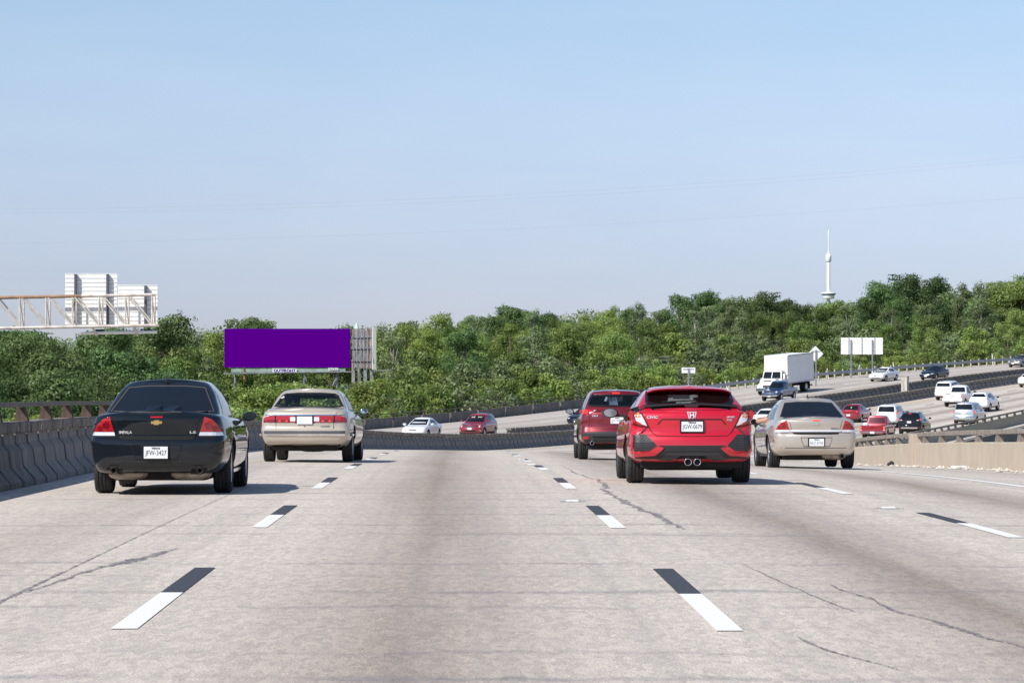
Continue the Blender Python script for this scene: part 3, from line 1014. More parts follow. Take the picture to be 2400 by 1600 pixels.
def px_of(x, y):
    return 1200 + F_PX * x / y
def top_limit(px, y, frac=1.0):
    ypx = np.interp(px, SKY_PX[:, 0], SKY_PX[:, 1])
    return EYE + (HORIZON - ypx) / F_PX * y

def add_tree(x, y, ztop, kind, label, group, cat='tree', vi=None, z=None):
    lib = VAR if cat == 'tree' else SHRUB
    vi = random.randrange(len(lib)) if vi is None else vi
    cm, tm, h, rd, mi = lib[vi]
    z = ground_z(x, y) if z is None else z
    sc = (ztop - z) / h
    lo, hi = (0.55, 1.75) if cat == 'tree' else (0.5, 1.6)
    if sc < lo * 0.6:
        return None
    sc = min(max(sc, lo), hi)
    root = empty(kind, (x, y, ztop - sc * h if sc * h < ztop - z else z), (0, 0, random.uniform(0, 6.28)))
    root.location.z = min(root.location.z, z + 0.0) if sc * h >= ztop - z else max(z, ztop - sc * h - 0.0) if False else z
    wd = sc * random.uniform(0.92, 1.12)
    root.scale = (wd, wd, (ztop - z) / h if lo < (ztop - z) / h < hi * 1.15 else sc)
    tag(root, label, cat, group)
    link(bpy.data.objects.new('crown' if cat == 'tree' else 'foliage', cm), root)
    link(bpy.data.objects.new('trunk' if cat == 'tree' else 'stem', tm), root)
    return root

MARKS = [(150, 'behind the rusty truss end'), (270, 'below the taller gantry sign'), (375, 'below the wider gantry sign'), (520, 'between the gantry and the billboard'), (690, 'by the left half of the billboard'), (900, 'by the right end of the billboard'),
         (1065, 'above the oncoming white sedan'), (1220, 'above the oncoming dark red crossover'), (1340, 'left of the near dark red crossover'), (1480, 'above the near dark red crossover'), (1570, 'left of the small oblong sign'), (1690, 'right of the small oblong sign'),
         (1800, 'left of the box truck top'), (1925, 'behind the box truck'), (2080, 'behind the wide two-legged sign'), (2230, 'above the black oncoming sedan'), (9999, 'near the right edge')]
TONE = ['mid green', 'dark green', 'yellow green', 'grey green']
def describe(px, kind, tone, where):
    m = next(t for a_, t in MARKS if px < a_)
    l = '%s %s %s %s' % (TONE[tone], kind, where, m)
    return l, '%s %s' % ({'bush': 'bushes', 'tree': 'trees', 'shrub': 'shrubs'}[kind], m)

n_tree = 0
rows = [(-33, 6.2, 0), (-40, 6.6, 1), (-49, 7.0, 2), (-60, 7.2, 3), (-73, 7.4, 4), (-88, 7.6, 5), (-105, 8.0, 6), (-125, 9.0, 7)]
for (o, sp, ri) in rows:
    s = 120 + random.uniform(0, sp)
    while s < 520:
        ss_ = s + random.uniform(-2, 2); oo = o + random.uniform(-3, 3)
        s += sp
        p = P(ss_, oo)
        if p.y < 60: continue
        px = px_of(p.x, p.y)
        if px < -160 or px > 2560: continue
        lim = top_limit(px, p.y)
        # canopy steps up towards the skyline
        f = [0.30, 0.48, 0.64, 0.78, 0.90, 1.0, 1.0, 1.0][ri]
        if px < 470: f = [0.72, 0.88, 1.0, 1.0, 1.0, 1.0, 1.0, 1.0][ri]
        z = ground_z(p.x, p.y)
        top = z + (lim - z) * f * random.uniform(0.74, 1.06)
        if ri >= 5: top = z + (lim - z) * random.uniform(0.84, 1.03)
        if 380 < px < 980 and p.y < 352:       # keep the billboard clear
            ymax = float(np.interp(px, [380, 440, 490, 526, 560, 860, 890, 930, 980], [775, 845, 880, 884, 890, 890, 884, 860, 790]))
            top = min(top, EYE + (HORIZON - ymax) / F_PX * p.y - random.uniform(0, 0.8))
        if top - z < 1.5: continue
        if ri <= 1 and px > 420:
            vi = random.choice((5, 7, 2, 5, 7, 0))
        elif px < 470:
            vi = random.choice((1, 4, 1, 0, 4))
        elif px > 1500:
            vi = random.choice((0, 1, 4, 6, 3, 0, 2, 6))
        else:
            vi = random.choice((0, 2, 6, 3, 7, 0, 1))
        if top - z < 4.6:
            vi = random.randrange(4)
            add_tree(p.x, p.y, top, 'shrub', *describe(px, 'bush', SHRUB[vi][4], 'low in the woods'), 'shrub', vi)
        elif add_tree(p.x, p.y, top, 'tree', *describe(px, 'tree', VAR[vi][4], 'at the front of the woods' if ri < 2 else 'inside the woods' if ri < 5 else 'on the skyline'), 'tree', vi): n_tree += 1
# tall crowns that break the skyline
for (px, d, ytop, vi) in [(390, 255, 738, 1), (572, 395, 738, 6), (612, 400, 742, 6), (838, 400, 748, 0), (1072, 430, 737, 2), (1185, 440, 722, 0), (1395, 450, 716, 0), (1478, 455, 720, 3), (1595, 430, 690, 1), (1650, 430, 682, 1), (1742, 430, 678, 0),
                         (1800, 430, 684, 4), (1912, 425, 702, 0), (1962, 430, 690, 2), (2000, 432, 693, 0), (2032, 430, 696, 1), (2075, 430, 660, 4), (2120, 440, 642, 4), (2190, 450, 648, 1), (2260, 440, 664, 3), (2300, 430, 662, 3), (2350, 440, 640, 0), (2400, 440, 634, 0)]:
    x = (px - 1200) / F_PX * d
    add_tree(x, d, EYE + (HORIZON - ytop) / F_PX * d, 'tree', *describe(px, 'tree', VAR[vi][4], 'tallest on the skyline'), 'tree', vi)
# shrubs at the foot of the woods
for o, sp in ((-29.8, 3.0), (-32.5, 4.0)):
    s = 125.0
    while s < 500:
        p = P(s + random.uniform(-1, 1), o + random.uniform(-.7, .7)); s += sp
        px = px_of(p.x, p.y)
        if px < -100 or px > 2500: continue
        z = ground_z(p.x, p.y)
        hh = random.uniform(1.6, 3.0) if px < 1640 else random.uniform(1.1, 2.2)
        top = max(z, float(road_z(min(s, 690))) - 1.2) + hh
        if px < 1640: top += 0.5
        if 560 < px < 905 : top = min(top, EYE + (HORIZON - 892) / F_PX * p.y)
        if top - z < 0.8: continue
        vi = random.choice((0, 0, 1, 2, 2, 3))
        add_tree(p.x, p.y, top, 'shrub', *describe(px, 'shrub', SHRUB[vi][4], 'at the road edge' if o > -31 else 'just behind the road edge'), 'shrub', vi)
# far woodland that closes the horizon behind the single trees
def far_wood():
    r = np.random.default_rng(5)
    bl = []
    for i in range(520):
        px = r.uniform(-500, 3000); d = r.uniform(470, 640)
        x = (px - 1200) / F_PX * d
        lim = top_limit(px, d) - r.uniform(1.5, 5.0)
        rr = r.uniform(3.0, 4.6)
        bl.append((x, d, lim - rr * 0.8, rr))
        bl.append((x + r.uniform(-3, 3), d + r.uniform(-3, 3), lim - rr * 2.4, rr * 1.1))
    pts, nr, vl = [], [], []
    for (x, y, z, rr) in bl:
        n = int(rr * rr * 4 * math.pi / 0.2 * 0.45)
        u = r.normal(size=(n, 3)); u /= np.linalg.norm(u, axis=1)[:, None]
        k = r.uniform(0.7, 1.1, n)
        pts.append(u * (rr * k)[:, None] + np.array([x, y, z])); nr.append(u)
        vl.append(np.clip(r.normal(r.uniform(.3, .55), .2, n), 0, 1))
    p = np.concatenate(pts); nv = np.concatenate(nr); val = np.concatenate(vl)
    n = len(p)
    nv = nv * 0.8 + r.normal(size=(n, 3)) * 0.5; nv /= np.linalg.norm(nv, axis=1)[:, None]
    ta = np.cross(nv, r.normal(size=(n, 3))); ta /= np.linalg.norm(ta, axis=1)[:, None]; tb = np.cross(nv, ta)
    sz = r.uniform(0.25, 0.6, n)[:, None]
    v = np.stack([p - ta * sz * .6, p + tb * sz * .42, p + ta * sz * .6, p - tb * sz * .42], axis=1).reshape(-1, 3)
    me = bpy.data.meshes.new('far_woods')
    me.vertices.add(n * 4); me.vertices.foreach_set('co', v.ravel())
    me.loops.add(n * 4); me.loops.foreach_set('vertex_index', np.arange(n * 4, dtype=np.int32))
    me.polygons.add(n); me.polygons.foreach_set('loop_start', np.arange(0, n * 4, 4, dtype=np.int32)); me.polygons.foreach_set('loop_total', np.full(n, 4, dtype=np.int32))
    at = me.attributes.new('leafval', 'FLOAT', 'FACE'); at.data.foreach_set('value', val.astype(np.float32))
    me.materials.append(M_LEAF[3]); me.update(); me.validate()
    tag(link(bpy.data.objects.new('far_woods', me)), 'mass of distant woodland filling the skyline behind the nearer trees', 'woods', kind='stuff')
far_wood()
# ------------------------------------------------------------------ billboard
def at_px(px, py, d):
    return Vector(((px - 1200) / F_PX * d, d, EYE + (HORIZON - py) / F_PX * d))
D_B = 345.0
M_PURPLE = plain('billboard_purple', (0.090, 0.0, 0.225), 0.9, spec=0.0)
M_GREYST = plain('weathered_steel', (0.26, 0.27, 0.29), 0.6, 0.3, noise=0.35, nscale=2)
M_GREYW = plain('weathered_board', (0.29, 0.285, 0.285), 0.9, noise=0.45, nscale=1.2)
M_RUSTY = plain('rust_brown', (0.24, 0.12, 0.07), 0.9, noise=0.4, nscale=2)
M_GREENW = plain('faded_green_board', (0.28, 0.38, 0.32), 0.8, noise=0.3, nscale=1.5)
M_WHITE = plain('white_sheet', (0.80, 0.80, 0.79), 0.5)
pa, pb = at_px(526, 770, D_B), at_px(821, 861, D_B)
bb = empty('billboard', (pa.x + 7, D_B, ground_z(pa.x + 7, D_B)))
tag(bb, 'large purple billboard panel on steel posts above the trees, angled back face at its right', 'billboard')
o0 = Vector(bb.location)
cx, cz = (pa.x + pb.x) / 2 - o0.x, (pa.z + pb.z) / 2 - o0.z
bw, bh = pb.x - pa.x, pa.z - pb.z
fp = box('face_panel', (cx, 0, cz), (bw, 0.22, bh), M_PURPLE, bb, 0.02)
box('apron', (cx + 0.1, 0.05, cz - bh / 2 - 0.28), (bw * 0.91, 0.10, 0.50), M_GREENW, bb)
pl = box('name_plate', at_px(667, 868, D_B - 0.2) - o0, (2.7, 0.05, 0.46), M_WHITE, bb)
tm = text_mesh('OUTFRONT', 0.46, plain('sign_purple', (0.10, 0.02, 0.30), 0.6), 2.45, 0.01, 0.012)
t = link(bpy.data.objects.new('lettering', tm), pl); t.location = at_px(667, 868, D_B - 0.25) - o0
tm = text_mesh('57979', 0.40, M_WHITE, 1.15, 0.01, 0.014)
t = link(bpy.data.objects.new('lettering', tm), bb); t.location = at_px(781, 865, D_B - 0.2) - o0
# catwalk and its brackets
wk = tube('catwalk_rail', [at_px(524, 876, D_B - 1.0) - o0, at_px(660, 873, D_B - 1.0) - o0, at_px(830, 871, D_B - 1.0) - o0], 0.07, M_GREYST, bb)
for px in (526, 572, 632, 713, 792):
    bar('bracket', at_px(px, 875, D_B - 1.0) - o0, at_px(px + 3, 868, D_B + 0.4) - o0, 0.05, M_GREYST, bb)
for px, rr in ((551, 0.14), (713, 0.14), (790, 0.16)):
    bar('post', at_px(px, 862, D_B + 0.6) - o0, Vector((at_px(px, 862, D_B + 0.6).x, D_B + 0.6, ground_z(at_px(px, 0, D_B).x, D_B) - 0.5)) - o0, rr, M_GREYST, bb)
bar('brace', at_px(776, 911, D_B + 0.3) - o0, at_px(788, 886, D_B + 0.3) - o0, 0.07, M_GREYST, bb)
bar('brace', at_px(719, 893, D_B + 0.3) - o0, at_px(712, 876, D_B + 0.3) - o0, 0.06, M_GREYST, bb)
bar('ladder', at_px(573, 890, D_B - 0.8) - o0, at_px(573, 862, D_B - 0.8) - o0, 0.12, M_RUSTY, bb)
# second face seen from behind: vertical planks on stringers, set at an angle
A0 = at_px(823, 770, D_B + 0.2) - o0 + Vector((0.16, 0, 0))
ang = math.radians(-66)
dirv = Vector((math.cos(ang), math.sin(ang), 0))
NB = 15
plw = 0.44
for i in range(NB):
    c = A0 + dirv * (plw * (i + 0.5)) + Vector((0, 0, -bh / 2 - 0.1 + random.uniform(-.06, .06)))
    box('plank', c, (plw - 0.11, 0.07, bh * random.uniform(0.97, 1.04)), M_RUSTY if random.random() < .13 else M_GREYW, bb, rot=Matrix.Rotation(ang, 3, 'Z'))
nrm = Vector((math.sin(ang), -math.cos(ang), 0))
for k, zz in enumerate((-0.95, -2.2, -3.6)):
    c = A0 + dirv * (plw * NB / 2) + nrm * 0.12 + Vector((0, 0, zz))
    box('stringer', c, (plw * NB, 0.16, 0.20), M_GREYST, bb, rot=Matrix.Rotation(ang, 3, 'Z'))
for i in range(6):
    c = A0 + dirv * (0.9 + i * 1.1) + nrm * 0.24
    bar('stud', c + Vector((0, 0, -0.1)), c + Vector((0, 0, -4.5)), 0.06, M_GREYST if i % 3 else M_RUSTY, bb, n=5)
    bar('brace', c + Vector((0, 0, -1.0)), c + nrm * 0.2 + dirv * 0.5 + Vector((0, 0, -3.6)), 0.045, M_GREYST, bb, n=5)
for i, px in enumerate((828, 842, 856, 871)):
    p = at_px(px, 846, D_B + 0.2 - i * 1.4) - o0
    g = Vector((p.x, p.y, ground_z(p.x + o0.x, p.y + o0.y) - o0.z - 0.5))
    box('post', (p + g) / 2, (0.36, 0.36, p.z - g.z), M_GREYW if i != 2 else M_GREYST, bb)
ce = A0 + dirv * (plw * NB + 0.05)
box('white_edge', ce + Vector((0, 0, -bh / 2 - 0.1)), (0.22, 0.42, bh * 1.06), plain('billboard_edge', (0.72, 0.70, 0.62), 0.7), bb, rot=Matrix.Rotation(ang, 3, 'Z'))
bar('light_arm', at_px(868, 869, D_B + 5) - o0, at_px(915, 868, D_B + 5) - o0, 0.06, M_GREYST, bb)
bar('lamp_cap', at_px(836, 769, D_B + 0.5) - o0, at_px(836, 757, D_B + 0.5) - o0, 0.28, plain('lamp_cap_pale', (0.55, 0.70, 0.68), 0.6), bb, r2=0.05)
sb = empty('utility_cabinet', at_px(806, 912, D_B + 2)); tag(sb, 'small cream cabinet below the billboard posts', 'cabinet')
box('cabinet_body', (0, 0, -0.1), (1.65, 0.8, 0.9), plain('cabinet_cream', (0.72, 0.66, 0.50), 0.7), sb, 0.04)
box('door_latch', (-0.55, -0.42, 0.0), (0.12, 0.04, 0.2), M_DARK, sb); box('door_latch', (0.62, -0.42, 0.0), (0.12, 0.04, 0.2), M_DARK, sb)
for sx in (-.6, .6): bar('leg', (sx, 0, -0.5), (sx, 0, -(sb.location.z - ground_z(sb.location.x, sb.location.y)) - .4), 0.08, M_GREYW, sb)

# ------------------------------------------------------------------ overhead sign gantry (seen from behind)
D_G = 172.0
k_ = D_G / F_PX
M_TRUSS = plain('truss_paint', (0.62, 0.56, 0.50), 0.6, 0.2, noise=0.3, nscale=2)
M_TRUSSR = plain('truss_rust', (0.36, 0.22, 0.13), 0.8, noise=0.35, nscale=1.5)
M_ALU = plain('sign_aluminium', (0.86, 0.86, 0.83), 0.55, 0.0, noise=0.05, nscale=2)
M_ALUD = plain('sign_support_dark', (0.10, 0.105, 0.13), 0.6, 0.3)
g_base = Vector((at_px(-75, 0, D_G).x, D_G, ground_z(at_px(-75, 0, D_G).x, D_G)))
gt = empty('sign_gantry', g_base); tag(gt, 'pale steel box truss cantilever with rusty top chord carrying road sign backs', 'sign gantry')
g0 = Vector(gt.location)
def gp(px, py, dy=0.0):
    return at_px(px, py, D_G) + Vector((0, dy, 0)) - g0
depth = 1.5
xl, xr = -80, 358
ztop_l, ztop_r, zb_l, zb_r = 698, 690, 770, 762
def chord(px, top):
    f = (px - xl) / (xr - xl)
    return (ztop_l + (ztop_r - ztop_l) * f) if top else (zb_l + (zb_r - zb_l) * f)
for dy in (0, depth):
    bar('top_chord', gp(xl, chord(xl, 1), dy), gp(190, chord(190, 1), dy), 0.075, M_TRUSSR, gt)
    bar('top_chord', gp(190, chord(190, 1), dy), gp(xr, chord(xr, 1), dy), 0.07, M_TRUSS, gt)
    bar('bottom_chord', gp(xl, chord(xl, 0), dy), gp(xr + 8, chord(xr + 8, 0), dy), 0.075, M_TRUSS, gt)
xs = list(np.linspace(xr - 2, xr - 2 - 62 * 7, 8))
for i, px in enumerate(xs):
    for dy in (0, depth):
        bar('upright', gp(px, chord(px, 1), dy), gp(px, chord(px, 0), dy), 0.05, M_TRUSS, gt, n=6)
        if i < len(xs) - 1:
            nx_ = xs[i + 1]
            bar('diagonal', gp(px, chord(px, 0), dy), gp(nx_ + 3, chord(nx_, 1), dy), 0.045, M_TRUSS, gt, n=6)
    bar('cross_member', gp(px, chord(px, 1), 0), gp(px, chord(px, 1), depth), 0.035, M_TRUSS, gt, n=5)
    bar('cross_member', gp(px, chord(px, 0), 0), gp(px, chord(px, 0), depth), 0.035, M_TRUSS, gt, n=5)
    bar('cross_brace', gp(px, chord(px, 1), 0), gp(px, chord(px, 0), depth), 0.03, M_TRUSS, gt, n=5)
bar('pole', gp(-70, 640, depth / 2), Vector((gp(-70, 0).x, depth / 2, -0.6)), 0.32, M_TRUSS, gt, n=16)
bar('pole', gp(-40, 640, depth / 2), Vector((gp(-40, 0).x, depth / 2, -0.6)), 0.32, M_TRUSS, gt, n=16)
# walkway with lights under the signs
bar('walkway_rail', gp(172, 779, depth + 1.6), gp(353, 776, depth + 1.6), 0.09, M_ALU, gt)
for px in (208, 306):
    bar('hanger', gp(px, 764, depth), gp(px, 784, depth + 1.6), 0.07, M_TRUSS, gt)
for px in (215, 330):
    box('sign_lamp', gp(px, 773, depth + 1.9), (0.5, 0.25, 0.16), M_DARK, gt, 0.02)

def sign_back(label, px0, px1, py0, py1, beams, dy, slat=10.2):
    root = empty('road_sign', at_px((px0 + px1) / 2, py1, D_G + dy))
    tag(root, label, 'road sign')
    r0 = Vector(root.location)
    n = max(3, int(round((py1 - py0) / slat)))
    for i in range(n):
        a = py0 + (py1 - py0) * i / n; b_ = py0 + (py1 - py0) * (i + 1) / n
        c = at_px((px0 + px1) / 2, (a + b_) / 2, D_G + dy) - r0
        w, h = (px1 - px0) * (D_G + dy) / F_PX, (b_ - a) * (D_G + dy) / F_PX
        # extruded sheet with a flange that throws a thin shadow
        vs_ = [(-w / 2, 0, -h / 2), (w / 2, 0, -h / 2), (w / 2, 0, h / 2 - .05), (-w / 2, 0, h / 2 - .05), (-w / 2, -.025, h / 2 - .05), (w / 2, -.025, h / 2 - .05), (w / 2, -.025, h / 2 - .015), (-w / 2, -.025, h / 2 - .015),
               (-w / 2, .02, h / 2 - .015), (w / 2, .02, h / 2 - .015), (w / 2, .02, -h / 2), (-w / 2, .02, -h / 2)]
        fs = [(0, 1, 2, 3), (3, 2, 5, 4), (4, 5, 6, 7), (7, 6, 9, 8), (8, 9, 10, 11), (11, 10, 1, 0)]
        ob = mesh_obj('sign_plank', [Vector(v) + c for v in vs_], fs, M_ALU, root)
    for px in beams:
        c0 = at_px(px, py0 + 2, D_G + dy - 0.16) - r0
        c1 = at_px(px, py1, D_G + dy - 0.16) - r0
        box('support_beam', (c0 + c1) / 2, (0.13, 0.24, c0.z - c1.z), M_ALUD, root)
    return root
sign_back('tall white road sign back with two dark supports on the gantry, left of the pair', 152.5, 274.5, 640, 760, (177, 252), depth + 0.55)
sign_back('wide white road sign back with one dark support at the free end of the gantry', 276.5, 369, 667, 760, (341,), depth + 0.55)

# ------------------------------------------------------------------ roadside signs seen from behind
def post_sign(kind, label, px, py, d, w, h, posts, shape='rect', seams=()):
    c = at_px(px, py, d)
    gz = ground_z(c.x, d)
    root = empty(kind, (c.x, d, gz)); tag(root, label, 'road sign')
    z = c.z - gz
    if shape == 'rect':
        n = 5 if h > 1 else 1
        for i in range(n):
            hh = h / n
            box('sign_plank', (0, 0, z - h / 2 + hh * (i + .5)), (w, 0.04, hh - 0.012), M_ALU, root)
    else:
        bm = bmesh.new(); add_box(bm, (0, 0, 0), (w, 0.03, w), 0.01, Matrix.Rotation(math.radians(45), 3, 'Y'))
        bmesh.ops.translate(bm, vec=(0, 0, z), verts=bm.verts); bm_obj('sign_plate', bm, M_ALU, root)
    for sx in seams:
        box('stiffener', (sx, -0.05, z), (0.07, 0.05, h), M_GALV, root)
    for pxx in posts:
        box('post', (pxx, -0.10, (z + h * 0.36) / 2 - 0.2), (0.14, 0.10, z + h * 0.36 + 0.4), M_GALV, root)
    if shape != 'rect' or h < 1:
        box('cross_bar', (0, -0.05, z + h * 0.22), (w * 0.8, 0.04, 0.06), M_GALV, root)
    return root
post_sign('road_sign', 'wide white road sign back on two posts beyond the guardrail', 2020, 810.5, 341, 4.65, 1.86, (-1.22, 1.15), seams=(-1.45, 0.0, 1.42))
post_sign('road_sign', 'diamond shaped white sign back showing behind the box truck', 1911, 829, 322, 1.18, 1.2, (0.05,), 'diamond')
post_sign('road_sign', 'small oblong pale sign back on one thin post in front of the trees', 1613.5, 867.5, 306, 1.36, 0.56, (0.0,))
for (px, py, tilt, lb) in [(1706, 899, -.28, 'white marker post leaning left by the near end of the guardrail'), (1944, 871, -.12, 'white marker post at the guardrail just right of the diamond sign'), (2020, 863, -.06, 'white marker post at the guardrail between the two legs of the wide sign'),
                       (2099, 856, -.10, 'white marker post at the guardrail between the white and black oncoming sedans'), (2332, 836, -.08, 'white marker post at the guardrail left of the grey oncoming sedan')]:
    s = solve_s(px, O_OUT - 0.5); p = P(s, O_OUT - 0.5)
    m = empty('marker_post', p, (0, tilt, 0)); tag(m, lb, 'marker post')
    zt = EYE + (HORIZON - py + 8) / F_PX * p.y - p.z
    box('post', (0, 0, zt / 2), (0.10, 0.03, zt), M_WHITE, m, 0.01)
    box('reflector', (0, -0.02, zt - 0.12), (0.07, 0.012, 0.14), plain('reflector_grey', (0.6, 0.6, 0.6), 0.3), m)
# block on the median
s = solve_s(2125, O_MED + 1.2); p = P(s, O_MED + 1.2)
mb = empty('concrete_block', p, (0, 0, heading(s))); tag(mb, 'pale upright concrete block standing between the two median barriers', 'block')
box('block', (0, 0, 0.85), (0.62, 0.5, 1.75), concrete('block_concrete', (0.62, 0.58, 0.50), (0.50, 0.46, 0.40), 3), mb, 0.02)
box('block_cap', (0, 0, 1.76), (0.66, 0.54, 0.07), M_TAN, mb, 0.01)

# ------------------------------------------------------------------ tower far behind the hill
D_T = 1500.0
kt = D_T / F_PX
tb = at_px(1942, 700, D_T)
tw = empty('tower', (tb.x, D_T, -1.0)); tag(tw, 'slender white observation tower with pod and spire far behind the trees', 'tower')
M_TW = plain('tower_white', (0.86, 0.86, 0.84), 0.5)
zt = lambda py: EYE + (HORIZON - py) * kt + 1.0
def lz(name, prof, mat, par, n=20):
    return link(bpy.data.objects.new(name, lathe_mesh(name, prof, n, 'z', mat)), par)
lz('shaft', [(1.0, 0.0), (0.85, zt(690)), (0.82, zt(616)), (0.74, zt(615))], M_TW, tw)
pod = lz('pod', [(0.75, zt(614.5)), (1.05, zt(613.5)), (1.36, zt(612)), (1.42, zt(602)), (1.42, zt(598.5)), (1.15, zt(597)), (0.62, zt(593.5)), (0.32, zt(591))], M_TW, tw)
bar('aerial', (1.2, 0, zt(600)), (1.9, 0, zt(598)), 0.08, M_TW, tw)
lz('spire', [(0.32, zt(592)), (0.20, zt(570)), (0.20, zt(540)), (0.0, zt(538.5))], M_TW, tw, 8)
lz('platform_ring', [(0.85, zt(684.5)), (3.6, zt(686)), (3.6, zt(688.6)), (3.3, zt(688.8))], M_TW, tw, 28)
lz('platform_glass', [(3.3, zt(688.7)), (3.45, zt(689)), (3.3, zt(691.6))], plain('tower_glass', (0.06, 0.12, 0.22), 0.3), tw, 28)
lz('platform_base', [(2.9, zt(691.5)), (2.9, zt(699)), (2.6, zt(700))], M_TW, tw, 28)

# ------------------------------------------------------------------ overhead cables
for k, (pts, lb) in enumerate([([(0, 490), (800, 475), (1600, 431), (2400, 368)], 'topmost thin overhead cable across the sky'), ([(0, 499), (800, 485), (1600, 441), (2400, 378)], 'second thin overhead cable, just below the topmost'), ([(0, 570), (800, 553), (1600, 515), (2400, 463)], 'lowest thin overhead cable crossing the sky above the tower')]):
    pf = np.polyfit([p[0] for p in pts], [p[1] for p in pts], 2)
    d = 620.0
    P3 = [at_px(px, np.polyval(pf, px), d) for px in range(-1200, 3700, 120)]
    tag(tube('overhead_cable', P3, 0.007, M_GREYST, n=4), lb, 'cable', 'overhead cables')
# ------------------------------------------------------------------ vehicles
def lerp(a, b, t):
    return a + (b - a) * t

def outline(yr, yf, w, br, bf, rr, rf, tr, tf, n=(9, 5, 22)):
    """half plan outline, rear centre -> right side -> front centre"""
    n1, n2, n3 = n
    wr, wf = w * (1 - tr), w * (1 - tf)
    pts = []
    for i in range(n1):
        x = (wr - rr) * i / n1
        pts.append((x, yr + br * (x / wr) ** 2))
    cy = yr + br * ((wr - rr) / wr) ** 2 + rr
    for i in range(n2):
        a = -math.pi / 2 + (math.pi / 2) * i / n2
        pts.append((wr - rr + rr * math.cos(a), cy + rr * math.sin(a)))
    cyf = yf - bf * ((wf - rf) / wf) ** 2 - rf
    Lr = Lf = 1.25
    for i in range(n3 + 1):
        f = i / n3
        y = lerp(cy, cyf, f)
        x = w * (1 - tr * max(0, 1 - (y - cy) / Lr) ** 2 - tf * max(0, 1 - (cyf - y) / Lf) ** 2)
        pts.append((x, y))
    for i in range(1, n2 + 1):
        a = (math.pi / 2) * i / n2
        pts.append((wf - rf + rf * math.cos(a), cyf + rf * math.sin(a)))
    for i in range(1, n1 + 1):
        x = (wf - rf) * (1 - i / n1)
        pts.append((x, yf - bf * (x / wf) ** 2))
    return pts

def full(h):
    return h + [(-x, y) for x, y in h[-2:0:-1]]

def itp(tab, x):
    return float(np.interp(x, [t[0] for t in tab], [t[1] for t in tab]))

class Car:
    pass

TYRE = {}
M_SILV = plain('badge_silver', (0.72, 0.72, 0.74), 0.35, 0.3)
M_MIRRORG = plain('mirror_glass_pale', (0.42, 0.47, 0.50), 0.08, 0.7)
def wheel_meshes(r, w, spokes):
    key = (round(r, 3), round(w, 3), spokes)
    if key in TYRE:
        return TYRE[key]
    h = w / 2
    prof = [(r * 0.62, -h * 0.80), (r * 0.80, -h * 1.02), (r * 0.93, -h * 0.98), (r * 0.985, -h * 0.80)]
    for g in (-0.42, 0.0, 0.42):
        prof += [(r, h * (g - 0.16)), (r, h * (g - 0.05)), (r * 0.978, h * (g - 0.045)), (r * 0.978, h * (g + 0.045)), (r, h * (g + 0.05)), (r, h * (g + 0.16))]
    prof += [(r * 0.985, h * 0.80), (r * 0.93, h * 0.98), (r * 0.80, h * 1.02), (r * 0.62, h * 0.80), (r * 0.55, 0)]
    t = lathe_mesh('wheel', prof, 30, 'x', M_RUBBER)
    # alloy rim: dish, hub and spokes, outer face towards +x
    bm = bmesh.new()
    ring = lathe_mesh('tmp', [(r * 0.655, h * 0.82), (r * 0.64, h * 0.86), (r * 0.60, h * 0.80), (r * 0.58, h * 0.2), (r * 0.1, h * 0.1), (0.0, h * 0.1)], 30, 'x')
    bm.from_mesh(ring); bpy.data.meshes.remove(ring)
    for k in range(spokes):
        a = 2 * math.pi * k / spokes
        rot = Matrix.Rotation(a, 3, 'X')
        nv = add_box(bm, (h * 0.66, 0, r * 0.34), (h * 0.22, r * 0.17, r * 0.58))
        bmesh.ops.rotate(bm, cent=(0, 0, 0), matrix=rot, verts=nv)
    mt = Matrix.Translation((h * 0.7, 0, 0)) @ Matrix.Rotation(math.pi / 2, 4, 'Y')
    bmesh.ops.create_cone(bm, cap_ends=True, segments=14, radius1=r * 0.16, radius2=r * 0.13, depth=h * 0.3, matrix=mt)
    rm = bpy.data.meshes.new('rim'); bm.to_mesh(rm); bm.free(); rm.materials.append(M_RIM); rm.update()
    TYRE[key] = (t, rm)
    return TYRE[key]

